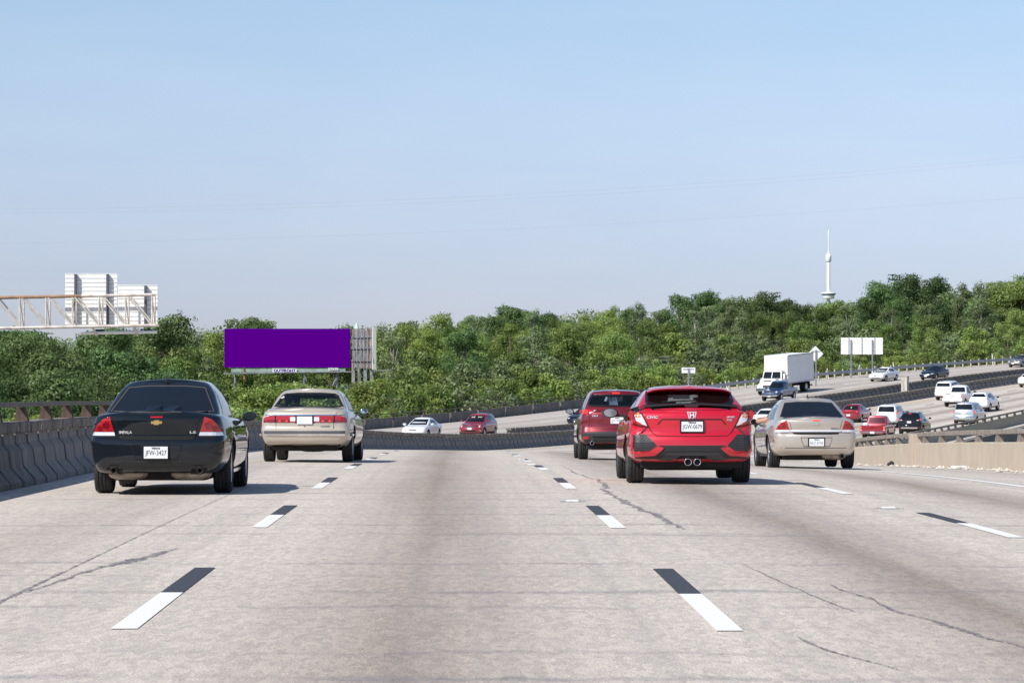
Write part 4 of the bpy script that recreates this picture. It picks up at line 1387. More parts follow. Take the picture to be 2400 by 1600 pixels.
def build_shell(S):
    """lower body and greenhouse surfaces from a spec of side and rear profiles"""
    n = S.get('n', (9, 5, 26))
    zb, top = S['zb'], S['top']
    L_ = S['L']
    rows = S['rows']            # (z_fraction, half_width)
    rear, front = S['rear'], S['front']     # (z_fraction, inset)
    verts, faces = [], []
    ring_n = None
    ts = S.get('ts', (0, .04, .1, .17, .25, .33, .41, .48, .53, .57, .61, .66, .72, .79, .86, .92, .96, .985, 1.0))
    for t in ts:
        yr = itp(rear, t); yf = L_ - itp(front, t); w = itp(rows, t)
        o = full(outline(yr, yf, w, S['br'], S['bf'], S['rr'], S['rf'], S['tr'], S['tf'], n))
        ring_n = len(o)
        for (x, y) in o:
            zt = itp(top, y)
            zbb = zb + S.get('lift', 0.0) * max(0, 1 - y / 0.9) + S.get('liftf', 0.03) * max(0, (y - L_ + 0.9) / 0.9)
            verts.append((x, y, zbb + t * (zt - zbb)))
    last = [verts[-ring_n + i] for i in range(ring_n)]
    crown = S.get('crown', 0.05)
    ks = (0.03, 0.10, 0.22, 0.45, 0.72, 1.0)
    for k in ks:
        for (x, y, z) in last:
            verts.append((x * (1 - k) + (0.001 * (1 if x >= 0 else -1) if k == 1.0 else 0), y, z + crown * (1 - (1 - k) ** 2.2)))
    R = len(ts) + len(ks)
    for r in range(R - 1):
        for i in range(ring_n):
            j = (i + 1) % ring_n
            faces.append((r * ring_n + i, r * ring_n + j, (r + 1) * ring_n + j, (r + 1) * ring_n + i))
    faces.append(tuple(range(ring_n))[::-1])
    body = (verts, faces)
    # greenhouse
    G = S.get('cab')
    cab = None
    if G:
        gv, gf = [], []
        gts = (0, .06, .14, .24, .34, .45, .56, .67, .77, .85, .91, .955, .985, 1.0)
        gn = G.get('n', (12, 5, 34))
        for t in gts:
            e = t if t < 0.85 else t
            yr = lerp(G['rb'], G['rt'], itp(G.get('rcurve', [(0, 0), (1, 1)]), t)); yf = lerp(G['fb'], G['ft'], itp(G.get('fcurve', [(0, 0), (.5, .47), (.85, .86), (1, 1)]), t))
            w = itp(G['w'], t)
            o = full(outline(yr, yf, w, G.get('br', .06), G.get('bf', .22), G.get('rr', .10), G.get('rf', .10), G.get('tr', .06), G.get('tf', .05), gn))
            gr_n = len(o)
            for (x, y) in o:
                zt = itp(G['roof'], y); zbl = itp(G.get('belt', [(0, G['z0'])]), y)
                gv.append((x, y, zbl + t * (zt - zbl)))
        last = [gv[-gr_n + i] for i in range(gr_n)]
        c2 = G.get('crown', 0.035)
        for k in ks:
            for (x, y, z) in last:
                gv.append((x * (1 - k) + (0.001 * (1 if x >= 0 else -1) if k == 1.0 else 0), y, z + c2 * (1 - (1 - k) ** 2)))
        R = len(gts) + len(ks)
        for r in range(R - 1):
            for i in range(gr_n):
                j = (i + 1) % gr_n
                gf.append((r * gr_n + i, r * gr_n + j, (r + 1) * gr_n + j, (r + 1) * gr_n + i))
        cab = (gv, gf)
    return body, cab

def in_poly(x, y, poly):
    c = False
    j = len(poly) - 1
    for i in range(len(poly)):
        xi, yi = poly[i]; xj, yj = poly[j]
        if (yi > y) != (yj > y) and x < (xj - xi) * (y - yi) / (yj - yi) + xi:
            c = not c
        j = i
    return c

def shrink(poly, d):
    """inset a polygon by d (simple vertex offset)"""
    n = len(poly); out = []
    area = sum(poly[i][0] * poly[(i + 1) % n][1] - poly[(i + 1) % n][0] * poly[i][1] for i in range(n))
    sg = 1 if area > 0 else -1
    for i in range(n):
        p0, p1, p2 = Vector(poly[i - 1]), Vector(poly[i]), Vector(poly[(i + 1) % n])
        e1 = (p1 - p0).normalized(); e2 = (p2 - p1).normalized()
        n1 = Vector((-e1.y, e1.x)) * sg; n2 = Vector((-e2.y, e2.x)) * sg
        b = n1 + n2
        if b.length < 1e-4:
            b = n1
        k = d / max(0.35, (b.normalized()).dot(n1))
        q = p1 + b.normalized() * k
        out.append((q.x, q.y))
    return out

def panel(car, name, poly, mat, face='rear', off=0.006, skirt=0.015, grid=0.07, parent=None, mirror=False, smooth=True, flat=False, bvh=None, hole=None):
    """a thin shaped shell that follows the bodywork: outline drawn in rear (x,z), front (x,z), left/right (y,z) or top (x,y) view"""
    outs = []
    for sgn in ((1, -1) if mirror else (1,)):
        pl = [(a * sgn, b) for a, b in poly] if face in ('rear', 'front', 'top') else list(poly)
        fc = face
        if mirror and face in ('left', 'right') and sgn < 0:
            fc = 'right' if face == 'left' else 'left'
        bm = bmesh.new()
        if hole is None:
            bm.faces.new([bm.verts.new((a, b, 0)) for a, b in pl])
        else:
            hl = [(a * sgn, b) for a, b in hole] if face in ('rear', 'front', 'top') else list(hole)
            vo = [bm.verts.new((a, b, 0)) for a, b in pl]; vi = [bm.verts.new((a, b, 0)) for a, b in hl]
            for i in range(len(vo)):
                j = (i + 1) % len(vo)
                bm.faces.new((vo[i], vo[j], vi[j], vi[i]))
        xs = [p[0] for p in pl]; ys = [p[1] for p in pl]
        for (lo, hi, ax) in ((min(xs), max(xs), 0), (min(ys), max(ys), 1)):
            v = math.ceil(lo / grid) * grid
            while v < hi:
                co = [0, 0, 0]; no = [0, 0, 0]; co[ax] = v; no[ax] = 1
                bmesh.ops.bisect_plane(bm, geom=bm.verts[:] + bm.edges[:] + bm.faces[:], plane_co=co, plane_no=no, dist=1e-5)
                v += grid
        bmesh.ops.triangulate(bm, faces=[f for f in bm.faces if len(f.verts) > 4])
        d = {'rear': Vector((0, 1, 0)), 'front': Vector((0, -1, 0)), 'left': Vector((1, 0, 0)), 'right': Vector((-1, 0, 0)), 'top': Vector((0, 0, -1))}[fc]
        tree = bvh or car.bvh
        hits = {}
        for v in bm.verts:
            a, b = v.co.x, v.co.y
            if fc in ('rear', 'front'):
                o = Vector((a, 0, b)) - d * 12
            elif fc in ('left', 'right'):
                o = Vector((0, a, b)) - d * 12
            else:
                o = Vector((a, b, 6))
            loc, nrm_, idx, dist = tree.ray_cast(o, d, 30)
            hits[v] = (o, dist if loc is not None else None)
        good = [v for v in hits if hits[v][1] is not None]
        if not good:
            bm.free(); continue
        md = min(hits[v][1] for v in good)
        for v in hits:
            o, dist = hits[v]
            if dist is None:
                nb = min(good, key=lambda g: (g.co.x - v.co.x) ** 2 + (g.co.y - v.co.y) ** 2)
                dist = hits[nb][1] + 0.01
            if flat:
                dist = md
            hits[v] = (o, dist)
        for v in hits:
            o, dist = hits[v]
            v.co = o + d * (dist - off)
        be = [e for e in bm.edges if e.is_boundary]
        if skirt > 0:
            r = bmesh.ops.extrude_edge_only(bm, edges=be)
            for v in [g for g in r['geom'] if isinstance(g, bmesh.types.BMVert)]:
                v.co += d * skirt
        bmesh.ops.recalc_face_normals(bm, faces=bm.faces)
        ob = bm_obj(name, bm, mat, parent or car.root, False)
        if smooth and skirt <= 0:
            ob.data.polygons.foreach_set('use_smooth', np.ones(len(ob.data.polygons), dtype=bool))
        outs.append(ob)
    return outs[0] if len(outs) == 1 else outs

def plate(car, x, y, z, txt, top='TEXAS', tilt=0.0, w=0.305, h=0.152, sub=True, ink=None, ry=1, frame=None, parent=None):
    """licence plate facing the rear (ry=1) or the front (ry=-1)"""
    bm = bmesh.new()
    add_box(bm, (0, 0, 0), (w, 0.008, h), 0.0035)
    ob = bm_obj('licence_plate', bm, M_PLATE, parent or car.root)
    ob.location = (x, y, z); ob.rotation_euler = (tilt, 0, 0 if ry == 1 else math.pi)
    if frame:
        bm = bmesh.new()
        for c, d in (((0, 0.001, h / 2 + .006), (w + .028, .016, .018)), ((0, 0.001, -h / 2 - .006), (w + .028, .016, .018)), ((-w / 2 - .006, 0.001, 0), (.018, .016, h)), ((w / 2 + .006, 0.001, 0), (.018, .016, h))):
            add_box(bm, c, d)
        bm_obj('plate_frame', bm, frame, ob)
    if txt:
        t = link(bpy.data.objects.new('lettering', text_mesh(txt, 0.088, ink or M_INK, w * 0.88, 0.0015, -0.0006)), ob); t.location = (0, -0.0055, -0.012)
        t.scale = (1, 1, 1.0)
    if top:
        t = link(bpy.data.objects.new('lettering', text_mesh(top, 0.030, M_INK, w * 0.36, 0.0015, 0.0012)), ob); t.location = (0, -0.0055, h * 0.36)
    return ob

def mirror_part(car, side, y, z, x0, body, sc=1.0, glass_m=None):
    """door mirror: shaped housing on a stalk with a glass facing back"""
    sx = side
    bm = bmesh.new()
    bmesh.ops.create_uvsphere(bm, u_segments=14, v_segments=8, radius=1)
    for v in bm.verts:
        c = v.co.copy()
        fy = 0.5 if c.y < 0 else 1.0
        k = 1.0 - 0.25 * max(0, c.x * sx)
        v.co = Vector((c.x * 0.125, max(c.y, -0.45) * 0.10, c.z * 0.082 * k)) * sc
    bmesh.ops.translate(bm, vec=(sx * (x0 + 0.16 * sc), y, z), verts=bm.verts)
    ob = bm_obj('door_mirror', bm, body, car.root, True)
    add = bmesh.new(); add_box(add, (sx * (x0 + 0.02), y + 0.03, z - 0.04), (0.14, 0.06, 0.04), 0.01)
    bm_obj('mirror_stalk', add, M_PLASTIC, ob)
    bm = bmesh.new(); bmesh.ops.create_circle(bm, cap_ends=True, segments=16, radius=1)
    for v in bm.verts:
        c = v.co.copy(); v.co = Vector((c.x * 0.098 * sc, 0, c.y * 0.062 * sc))
    bmesh.ops.translate(bm, vec=(sx * (x0 + 0.16 * sc), y - 0.048 * sc, z), verts=bm.verts)
    bm_obj('mirror_glass', bm, glass_m or M_MIRROR, ob)
    return ob

def make_car(name, label, S, paint_m, s, o, direction=1, cat='car', group=None, see=(), wheels=True, yaw=0.0, arch=True, cab_m=None, drop=0.0):
    """direction 1: drives away from the camera, -1: comes towards it.  s is the road position of its rear (or of its nose when oncoming)"""
    car = Car(); car.S = S; car.paint = paint_m
    h = heading(s) + (math.pi if direction < 0 else 0) + yaw
    p = P(s, o, 0.006 + drop)
    L_ = S['L']
    fwd = Vector((-math.sin(h), math.cos(h), 0))
    if direction < 0:
        p = P(s, o, 0.006 + drop) - fwd * L_
    sa, sb_ = frame_of(p.x + fwd.x * .8, p.y + fwd.y * .8), frame_of(p.x + fwd.x * (L_ - .8), p.y + fwd.y * (L_ - .8))
    za, zb_ = P(*sa).z, P(*sb_).z
    pitch = math.atan2(zb_ - za, L_ - 1.6)
    p.z = za - math.tan(pitch) * 0.8 + 0.006 + drop
    root = empty(name, p)
    root.rotation_euler = (Matrix.Rotation(h, 4, 'Z') @ Matrix.Rotation(pitch, 4, 'X')).to_euler()
    tag(root, label, cat, group)
    car.root = root
    (bv, bf), cab = build_shell(S)
    # wheel arches cut from the body
    r = S.get('wr', 0.33); tw = S.get('tw', 0.225)
    yr_, yf_ = S['axles']
    tx = S.get('track', S['W'] - tw / 2 - 0.035)
    body = mesh_obj('body', bv, bf, paint_m, root, smooth=True)
    me = body.data
    me.materials.append(M_DARK)
    bmc = BVHTree.FromPolygons([Vector(v) for v in bv], bf)
    allv = list(bv); allf = list(bf)
    if cab:
        off_ = len(allv)
        allv += cab[0]; allf += [tuple(i + off_ for i in f) for f in cab[1]]
    car.bvh = BVHTree.FromPolygons([Vector(v) for v in allv], allf)
    car.bvh_body = bmc
    if arch:
        bm = bmesh.new()
        for yy in (yr_, yf_):
            for sx in (-1, 1):
                mt = Matrix.Translation((sx * (S['W'] + 0.02), yy, r + 0.015)) @ Matrix.Rotation(math.pi / 2, 4, 'Y')
                bmesh.ops.create_cone(bm, cap_ends=True, segments=28, radius1=r * 1.13, radius2=r * 1.13, depth=0.66, matrix=mt)
        cm = bpy.data.meshes.new('cut'); bm.to_mesh(cm); bm.free(); cm.materials.append(M_DARK)
        co = bpy.data.objects.new('cut', cm); C.objects.link(co); co.parent = root
        md = body.modifiers.new('arches', 'BOOLEAN'); md.operation = 'DIFFERENCE'; md.object = co; md.solver = 'EXACT'
        try:
            md.material_mode = 'TRANSFER'
        except Exception:
            pass
        bpy.context.view_layer.update()
        dg = bpy.context.evaluated_depsgraph_get()
        nm = bpy.data.meshes.new_from_object(body.evaluated_get(dg))
        if len(nm.polygons) > 100:
            body.modifiers.clear(); body.data = nm
        else:
            body.modifiers.clear()
        nm.name = 'body'
        # split sharp edges so the arch lips stay crisp
        bmx = bmesh.new(); bmx.from_mesh(body.data)
        for e in bmx.edges:
            if len(e.link_faces) == 2 and e.calc_face_angle(0) > math.radians(38):
                e.smooth = False
        bmx.to_mesh(body.data); bmx.free()
        bpy.data.objects.remove(co); bpy.data.meshes.remove(cm)
    car.body = body
    if cab:
        gv, gf = cab
        polys = see
        if polys:
            keep = []
            for f in gf:
                c = [sum(gv[i][k] for i in f) / len(f) for k in range(3)]
                nrm_ = (Vector(gv[f[1]]) - Vector(gv[f[0]])).cross(Vector(gv[f[2]]) - Vector(gv[f[1]]))
                dele = False
                for (fc, pl) in polys:
                    q = shrink(pl, 0.022)
                    if fc == 'rear' and nrm_.y < 0 and abs(nrm_.y) > abs(nrm_.x) * 0.6 and in_poly(c[0], c[2], q): dele = True
                    if fc == 'front' and nrm_.y > 0 and abs(nrm_.y) > abs(nrm_.x) * 0.6 and in_poly(c[0], c[2], q): dele = True
                    if fc == 'side' and abs(nrm_.x) > abs(nrm_.y) * 1.2 and abs(nrm_.x) > abs(nrm_.z) * 0.5 and in_poly(c[1], c[2], q): dele = True
                if not dele: keep.append(f)
            gf = keep
        cabo = mesh_obj('cabin_shell', gv, gf, cab_m or paint_m, root, smooth=True)
        if polys:
            cabo.data.materials.append(M_INTER)
            md = cabo.modifiers.new('thick', 'SOLIDIFY'); md.thickness = 0.028; md.offset = -1; md.material_offset = 1; md.material_offset_rim = 1
        car.cab = cabo
    # chassis and wheels
    bm = bmesh.new()
    add_box(bm, (0, L_ / 2, S['zb'] + 0.03), (S['W'] * 1.35, L_ - 0.9, 0.22), 0.05)
    add_box(bm, (0, yr_, r * 0.85), (tx * 1.9, 0.16, 0.12), 0.03)
    add_box(bm, (0, yf_, r * 0.85), (tx * 1.9, 0.16, 0.12), 0.03)
    bm_obj('underbody', bm, M_DARK, root)
    if wheels:
        tm, rm = wheel_meshes(r, tw, S.get('spokes', 6))
        for yy in (yr_, yf_):
            for sx in (-1, 1):
                w_ = link(bpy.data.objects.new('wheel', tm), root)
                w_.location = (sx * tx, yy, r - 0.004)
                w_.rotation_euler = (random.uniform(0, 6), 0, 0) if sx > 0 else (random.uniform(0, 6), 0, math.pi)
                link(bpy.data.objects.new('rim', rm), w_)
    return car

def side_windows(car, polys, mat=M_TINT, off=0.004, frame=None):
    for pl in polys:
        if frame:
            panel(car, 'window_frame', pl, frame, 'right', 0.004, 0.01, 0.12, mirror=True, hole=shrink(pl, 0.03))
            panel(car, 'side_window', shrink(pl, 0.02), mat, 'right', 0.002, 0.0, 0.12, mirror=True)
        else:
            panel(car, 'side_window', pl, mat, 'right', off, 0.008, 0.14, mirror=True)

def glass_pane(car, name, pl, mat, face, frame=M_FRIT, b=0.035):
    panel(car, name + '_border', pl, frame, face, 0.006, 0.012, 0.08, hole=shrink(pl, b))
    return panel(car, name, shrink(pl, b * 0.7), mat, face, 0.004, 0.0, 0.08)

def shutline(car, pts, face='rear', w=0.008, off=0.003, mat=None, name='shut_line', mirror=False):
    """dark line along a polyline, for panel gaps and painted-on shade"""
    pl = []
    pr = []
    for i, p in enumerate(pts):
        a = Vector(pts[max(0, i - 1)]); b = Vector(pts[min(len(pts) - 1, i + 1)])
        d = (b - a).normalized(); n = Vector((-d.y, d.x)) * w / 2
        pl.append((p[0] + n.x, p[1] + n.y)); pr.append((p[0] - n.x, p[1] - n.y))
    return panel(car, name, pl + pr[::-1], mat or M_GAP, face, off, 0.0, 0.09, mirror=mirror)

def exhaust(car, x, y, z, r=0.045, l=0.35, mat=None, inner=True, name='exhaust_tip'):
    me = lathe_mesh(name, [(r * 0.82, 0.25), (r * 0.82, 0.0), (r * 0.92, -0.006), (r, 0.0), (r, l)], 18, 'y', mat or M_STEEL)
    ob = link(bpy.data.objects.new(name, me), car.root); ob.location = (x, y, z)
    bm = bmesh.new(); bmesh.ops.create_circle(bm, cap_ends=True, segments=16, radius=r * 0.83, matrix=Matrix.Rotation(math.pi / 2, 4, 'X'))
    bmesh.ops.translate(bm, vec=(0, 0.05, 0), verts=bm.verts)
    bm_obj('pipe_bore', bm, M_GAP, ob)
    return ob

def muffler(car, x, y, z, d, mat=None):
    bm = bmesh.new(); bmesh.ops.create_uvsphere(bm, u_segments=16, v_segments=10, radius=1)
    for v in bm.verts:
        v.co = Vector((math.copysign(abs(v.co.x) ** .6, v.co.x) * d[0], math.copysign(abs(v.co.y) ** .7, v.co.y) * d[1], v.co.z * d[2]))
    bmesh.ops.translate(bm, vec=(x, y, z), verts=bm.verts)
    return bm_obj('muffler', bm, mat or M_STEEL, car.root, True)

def badge(car, txt, x, z, size, mat, width=None, face='rear', bold=0.001):
    hit = car.bvh.ray_cast(Vector((x, -12 if face == 'rear' else 20, z)), Vector((0, 1 if face == 'rear' else -1, 0)), 40)
    if hit[0] is None:
        return
    ob = link(bpy.data.objects.new('badge_lettering', text_mesh(txt, size, mat, width, 0.004, bold)), car.root)
    ob.location = hit[0] + (Vector((0, -0.006, 0)) if face == 'rear' else Vector((0, 0.006, 0)))
    n = hit[1]
    ob.rotation_euler = (math.atan2(n.z, abs(n.y)) * (-1 if face == 'rear' else -1), 0, (math.atan2(n.x, -n.y) if face == 'rear' else math.pi))
    return ob

def fin(car, y, mat=M_PLASTIC, x=0.0, h=0.06):
    loc = car.bvh.ray_cast(Vector((x, y, 5)), Vector((0, 0, -1)), 10)[0]
    vs_ = [(-.02, -.02, 0), (.02, -.02, 0), (.02, .12, 0), (-.02, .12, 0), (-.004, -.01, h), (.004, -.01, h)]
    ob = mesh_obj('roof_aerial', [Vector(v) + loc for v in vs_], [(0, 1, 2, 3), (0, 4, 5, 1), (1, 5, 2), (2, 5, 4, 3), (3, 4, 0)], mat, car.root)
    return ob
# ------------------------------------------------------------------ the two large sedans (same body, different trim)
SED = dict(L=5.09, W=0.925, zb=0.255, lift=0.03,
    top=[(0, 1.00), (.12, 1.025), (.6, 1.03), (1.4, .99), (3.5, .955), (4.1, .92), (4.8, .80), (5.09, .72)],
    rows=[(0, .80), (.05, .845), (.2, .895), (.42, .92), (.58, .925), (.74, .915), (.88, .89), (.96, .86), (1, .80)],
    rear=[(0, .14), (.06, .05), (.14, .018), (.30, .0), (.56, .004), (.60, .03), (.625, .085), (.66, .09), (.80, .07), (.94, .055), (.98, .065), (1, .10)],
    front=[(0, .15), (.15, .05), (.4, .0), (.7, .03), (.9, .10), (1, .2)],
    br=.15, bf=.28, rr=.20, rf=.26, tr=.075, tf=.06, crown=.055, axles=(1.13, 3.94), wr=.335, tw=.23, spokes=6,
    cab=dict(z0=.95, belt=[(0, 1.0), (.5, 1.02), (1.2, .96), (4, .92)], rb=.62, rt=1.62, fb=4.02, ft=2.62, roof=[(1.0, 1.43), (1.7, 1.455), (2.4, 1.46), (3.0, 1.43)],
             w=[(0, .80), (.3, .765), (.7, .675), (.9, .60), (.97, .555), (1, .50)], br=.12, bf=.30, rr=.13, rf=.12, tr=.055, tf=.07,
             rcurve=[(0, 0), (.5, .42), (.85, .80), (1, 1)], crown=.035))
def big_sedan(name, label, s, o, pm, chrome_strip, tail_m, twin, num, yaw=0):
    c = make_car(name, label, SED, pm, s, o, yaw=yaw)
    # glass
    rw = [(-.66, 1.075), (-.50, 1.372), (-.25, 1.395), (.25, 1.395), (.50, 1.372), (.66, 1.075), (.3, 1.062), (-.3, 1.062)]
    rwp = panel(c, 'rear_window', rw, M_TINT, 'rear', .005, .01, .06)
    panel(c, 'window_seal', rw, plain('seal_tan', (.09, .075, .06), .7), 'rear', .004, .006, .1, hole=shrink(rw, -0.010), parent=rwp)
    side_windows(c, [[(1.25, 1.03), (1.62, 1.33), (2.35, 1.375), (2.40, 1.0)], [(2.46, 1.0), (2.42, 1.375), (2.85, 1.34), (3.62, .985)]], M_TINT)
    panel(c, 'windscreen', [(-.68, .98), (-.54, 1.38), (.54, 1.38), (.68, .98)], M_TINT, 'front', .005, .01, .09)
    # lamps
    lamp = [(.605, 1.000), (.70, .965), (.775, .890), (.822, .806), (.548, .806), (.585, .92)]
    for sgn in (1, -1):
        l = panel(c, 'tail_lamp', [(a * sgn, b) for a, b in lamp], tail_m, 'rear', .010, .03, .05)
        panel(c, 'reversing_lamp', [(a * sgn, b) for a, b in [(.548, .803), (.824, .803), (.845, .757), (.535, .757)]], M_LENS, 'rear', .011, .03, .05, parent=l)
        for (cx, cz, rr) in ((.655, .885, .048), (.735, .845, .034)):
            pts = [(sgn * (cx + rr * math.cos(a)), cz + rr * math.sin(a)) for a in np.linspace(0, 2 * math.pi, 14)[:-1]]
            panel(c, 'bulb_ring', pts, M_RED if tail_m is not M_RED else M_REDD, 'rear', .014, .006, .2, parent=l)
    panel(c, 'high_brake_lamp', [(-.08, 1.005), (.08, 1.005), (.075, .985), (-.075, .985)], M_REDON if chrome_strip else M_RED, 'rear', .008, .01, .05)
    # trunk lid seams
    shutline(c, [(.56, 1.0), (.53, .92), (.50, .80), (.47, .735), (.30, .722), (0, .72), (-.30, .722), (-.47, .735), (-.50, .80), (-.53, .92), (-.56, 1.0)], w=.008)
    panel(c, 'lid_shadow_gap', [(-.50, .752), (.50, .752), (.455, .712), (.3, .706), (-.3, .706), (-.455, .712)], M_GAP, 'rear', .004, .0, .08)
    if chrome_strip:
        panel(c, 'chrome_trim', [(-.53, .800), (.53, .800), (.52, .762), (-.52, .762)], plain('bright_trim', (.78, .79, .82), .35, .3), 'rear', .016, .03, .08)
    # plate recess
    rec = [(-.325, .640), (.325, .640), (.265, .462), (-.265, .462)]
    panel(c, 'plate_recess', rec, pm, 'rear', .010, .012, .1, flat=False)
    shutline(c, rec + [rec[0]], w=.010, off=.012)
    panel(c, 'plate_surround', [(-.178, .634), (.178, .634), (.178, .455), (-.178, .455)], M_GAP, 'rear', .014, .01, .1)
    y0 = c.bvh.ray_cast(Vector((0, -5, .54)), Vector((0, 1, 0)), 20)[0].y
    plate(c, 0, y0 - .026, .543, num, ink=M_INK if not chrome_strip else M_INKG)
    # bumper crease and lower edge
    shutline(c, [(-.86, .735), (-.60, .742), (-.5, .745)], w=.010, mirror=True)
    shutline(c, [(-.84, .44), (-.6, .428), (0, .425), (.6, .428), (.84, .44)], w=.012, mat=plain('crease_dark', (.02, .02, .02), .6), off=.002)  # dark line painted in for the shade of the bumper crease
    panel(c, 'side_marker', [(.28, .60), (.40, .62), (.42, .55), (.30, .53)], M_REDD, 'right', .005, .01, .1, mirror=True)
    # exhaust
    for sx in ((-1, 1) if twin else (1,)):
        exhaust(c, sx * .55, .10 if twin else .16, .315 if twin else .255, .042, .5, plain('exhaust_dark', (.09, .08, .075), .5, .6))
        muffler(c, sx * .40, .62, .262, (.27, .32, .085), plain('muffler_steel', (.34, .29, .24), .55, .4, noise=.4))
    if twin: panel(c, 'exhaust_notch', [(.43, .262), (.66, .262), (.65, .33), (.60, .385), (.50, .385), (.44, .33)], M_GAP, 'rear', .003, 0, .08, mirror=twin)
    bm = bmesh.new(); add_box(bm, (0, .75, .25), (1.1, .5, .10), .04); bm_obj('spare_well', bm, M_DARK, c.root)
    # bowtie badge
    bt = [(-.07, -.016), (-.07, .016), (-.028, .016), (-.028, .03), (.034, .03), (.034, .016), (.075, .016), (.064, -.016), (.028, -.016), (.028, -.03), (-.034, -.03), (-.034, -.016)]
    panel(c, 'bowtie_badge', [(a, .925 + b) for a, b in bt], M_GOLD if not chrome_strip else plain('badge_pale', (.5, .6, .58), .3, .6), 'rear', .010, .008, .2)
    badge(c, 'IMPALA', -.40 if not chrome_strip else .40, .80 if not chrome_strip else .83, .05, M_SILV if not chrome_strip else M_INKG, .17)
    badge(c, 'LS', .46, .80, .04, M_SILV, .08) if not chrome_strip else None
    for sgn in (1, -1):
        mirror_part(c, sgn, 3.42, .985, .84, pm if not chrome_strip else M_PLASTIC, .82, M_TINT)
    for yy in (2.0, 3.05):
        panel(c, 'door_handle', [(yy, .865), (yy + .2, .865), (yy + .2, .835), (yy, .835)], pm, 'right', .03, .02, .2, mirror=True)
    shutline(c, [(2.42, .98), (2.43, .6), (2.38, .36)], 'right', w=.010, mirror=True)
    shutline(c, [(3.62, .93), (3.60, .6), (3.55, .36)], 'right', w=.010, mirror=True)
    shutline(c, [(1.35, .98), (1.55, .75), (1.62, .5)], 'right', w=.010, mirror=True)
    panel(c, 'sill_trim', [(1.6, .285), (3.45, .285), (3.45, .245), (1.6, .245)], M_CHROME if not chrome_strip else M_PLASTIC, 'right', .012, .02, .4, mirror=True)
    fin(c, 1.62, M_PLASTIC, 0, .078)
    return c

PM_BLACK = paint('paint_black_blue', (0.007, 0.0105, 0.0145), 0.0, 0.30)
PM_TAN = paint('paint_tan_metal', (0.56, 0.50, 0.43), 0.5, 0.36)
black_sedan = big_sedan('sedan_car', 'large black sedan seen from behind in the left lane beside the concrete barrier', 39.2, 2.19, PM_BLACK, False, M_RED, True, 'JFW-3427')
tan_sedan = big_sedan('sedan_car', 'tan metallic sedan with dark rear window beside the right shoulder', 63.3, 13.47, PM_TAN, True, M_RED, False, 'BRZ-8786')

# ------------------------------------------------------------------ older beige sedan with full-width tail lamps
BUI = dict(L=5.1, W=0.935, zb=0.30, lift=0.07,
    top=[(0, .98), (.2, 1.03), (.7, 1.065), (1.4, 1.02), (3.5, .97), (4.2, .90), (4.9, .78), (5.1, .74)],
    rows=[(0, .80), (.06, .86), (.25, .915), (.45, .935), (.62, .93), (.80, .91), (.92, .87), (1, .80)],
    rear=[(0, .13), (.05, .06), (.14, .035), (.28, .03), (.30, .0), (.46, .0), (.48, .07), (.53, .085), (.82, .085), (.93, .10), (.98, .13), (1, .19)],
    front=[(0, .12), (.2, .02), (.5, .0), (.8, .06), (1, .2)],
    br=.10, bf=.22, rr=.20, rf=.25, tr=.055, tf=.05, crown=.045, axles=(1.12, 3.93), wr=.335, tw=.215, spokes=5,
    cab=dict(z0=.96, belt=[(0, 1.0), (.7, 1.03), (1.3, .98), (4, .93)], rb=.78, rt=1.55, fb=3.95, ft=2.75, roof=[(1.0, 1.415), (1.6, 1.45), (2.4, 1.455), (3.0, 1.43)], n=(18, 6, 48),
             w=[(0, .83), (.3, .79), (.7, .70), (.88, .635), (.96, .585), (1, .52)], br=.14, bf=.28, rr=.16, rf=.12, tr=.05, tf=.06, rcurve=[(0, 0), (.5, .45), (.85, .83), (1, 1)]))
PM_BEIGE = paint('paint_beige_old', (0.56, 0.49, 0.40), 0.35, 0.40, 0.8)
b_rw = [(-.715, 1.105), (-.675, 1.17), (-.575, 1.345), (-.50, 1.385), (-.25, 1.40), (.25, 1.40), (.50, 1.385), (.575, 1.345), (.675, 1.17), (.715, 1.105), (.3, 1.085), (-.3, 1.085)]
b_fw = [(-.70, 1.03), (-.56, 1.355), (.56, 1.355), (.70, 1.03)]
b_sw = [[(1.38, 1.05), (1.72, 1.32), (2.35, 1.35), (2.40, 1.02)], [(2.47, 1.02), (2.43, 1.35), (2.95, 1.30), (3.55, 1.02)]]
c = make_car('sedan_car', 'older beige sedan with full-width red tail lamps, ahead in the left lane', BUI, PM_BEIGE, 61.0, 3.0, yaw=-.035, see=[('rear', b_rw), ('front', b_fw)] + [('side', p) for p in b_sw])
beige = c
glass_pane(c, 'rear_window', b_rw, M_GLASS, 'rear', b=.03)
glass_pane(c, 'windscreen', b_fw, M_GLASS, 'front', b=.03)
side_windows(c, b_sw, M_GLASS, frame=M_FRIT)
panel(c, 'parcel_shelf', [(-.72, .85), (.72, .85), (.74, 3.85), (-.74, 3.85)], M_INTER, 'top', .012, .0, .4, bvh=c.bvh_body)
def seat(c, x, y, z0, mat=M_INTER, w=.50, head=True):
    bm = bmesh.new()
    add_box(bm, (x, y, z0), (w, .14, .42), .06)
    if head: add_box(bm, (x, y + .02, z0 + .30), (.27, .10, .19), .045)
    return bm_obj('seat', bm, mat, c.root, True)
seat(c, -.38, 2.35, .90, head=False); seat(c, .38, 2.35, .90, head=False); seat(c, 0, 1.35, .86, w=1.2, head=False)
bm = bmesh.new(); add_box(bm, (.05, 2.95, 1.315), (.26, .04, .075), .02); bm_obj('rear_view_mirror', bm, M_INTER, c.root)
bm = bmesh.new(); add_box(bm, (0, 3.45, .98), (1.3, .4, .10), .03); bm_obj('dashboard', bm, M_INTER, c.root)
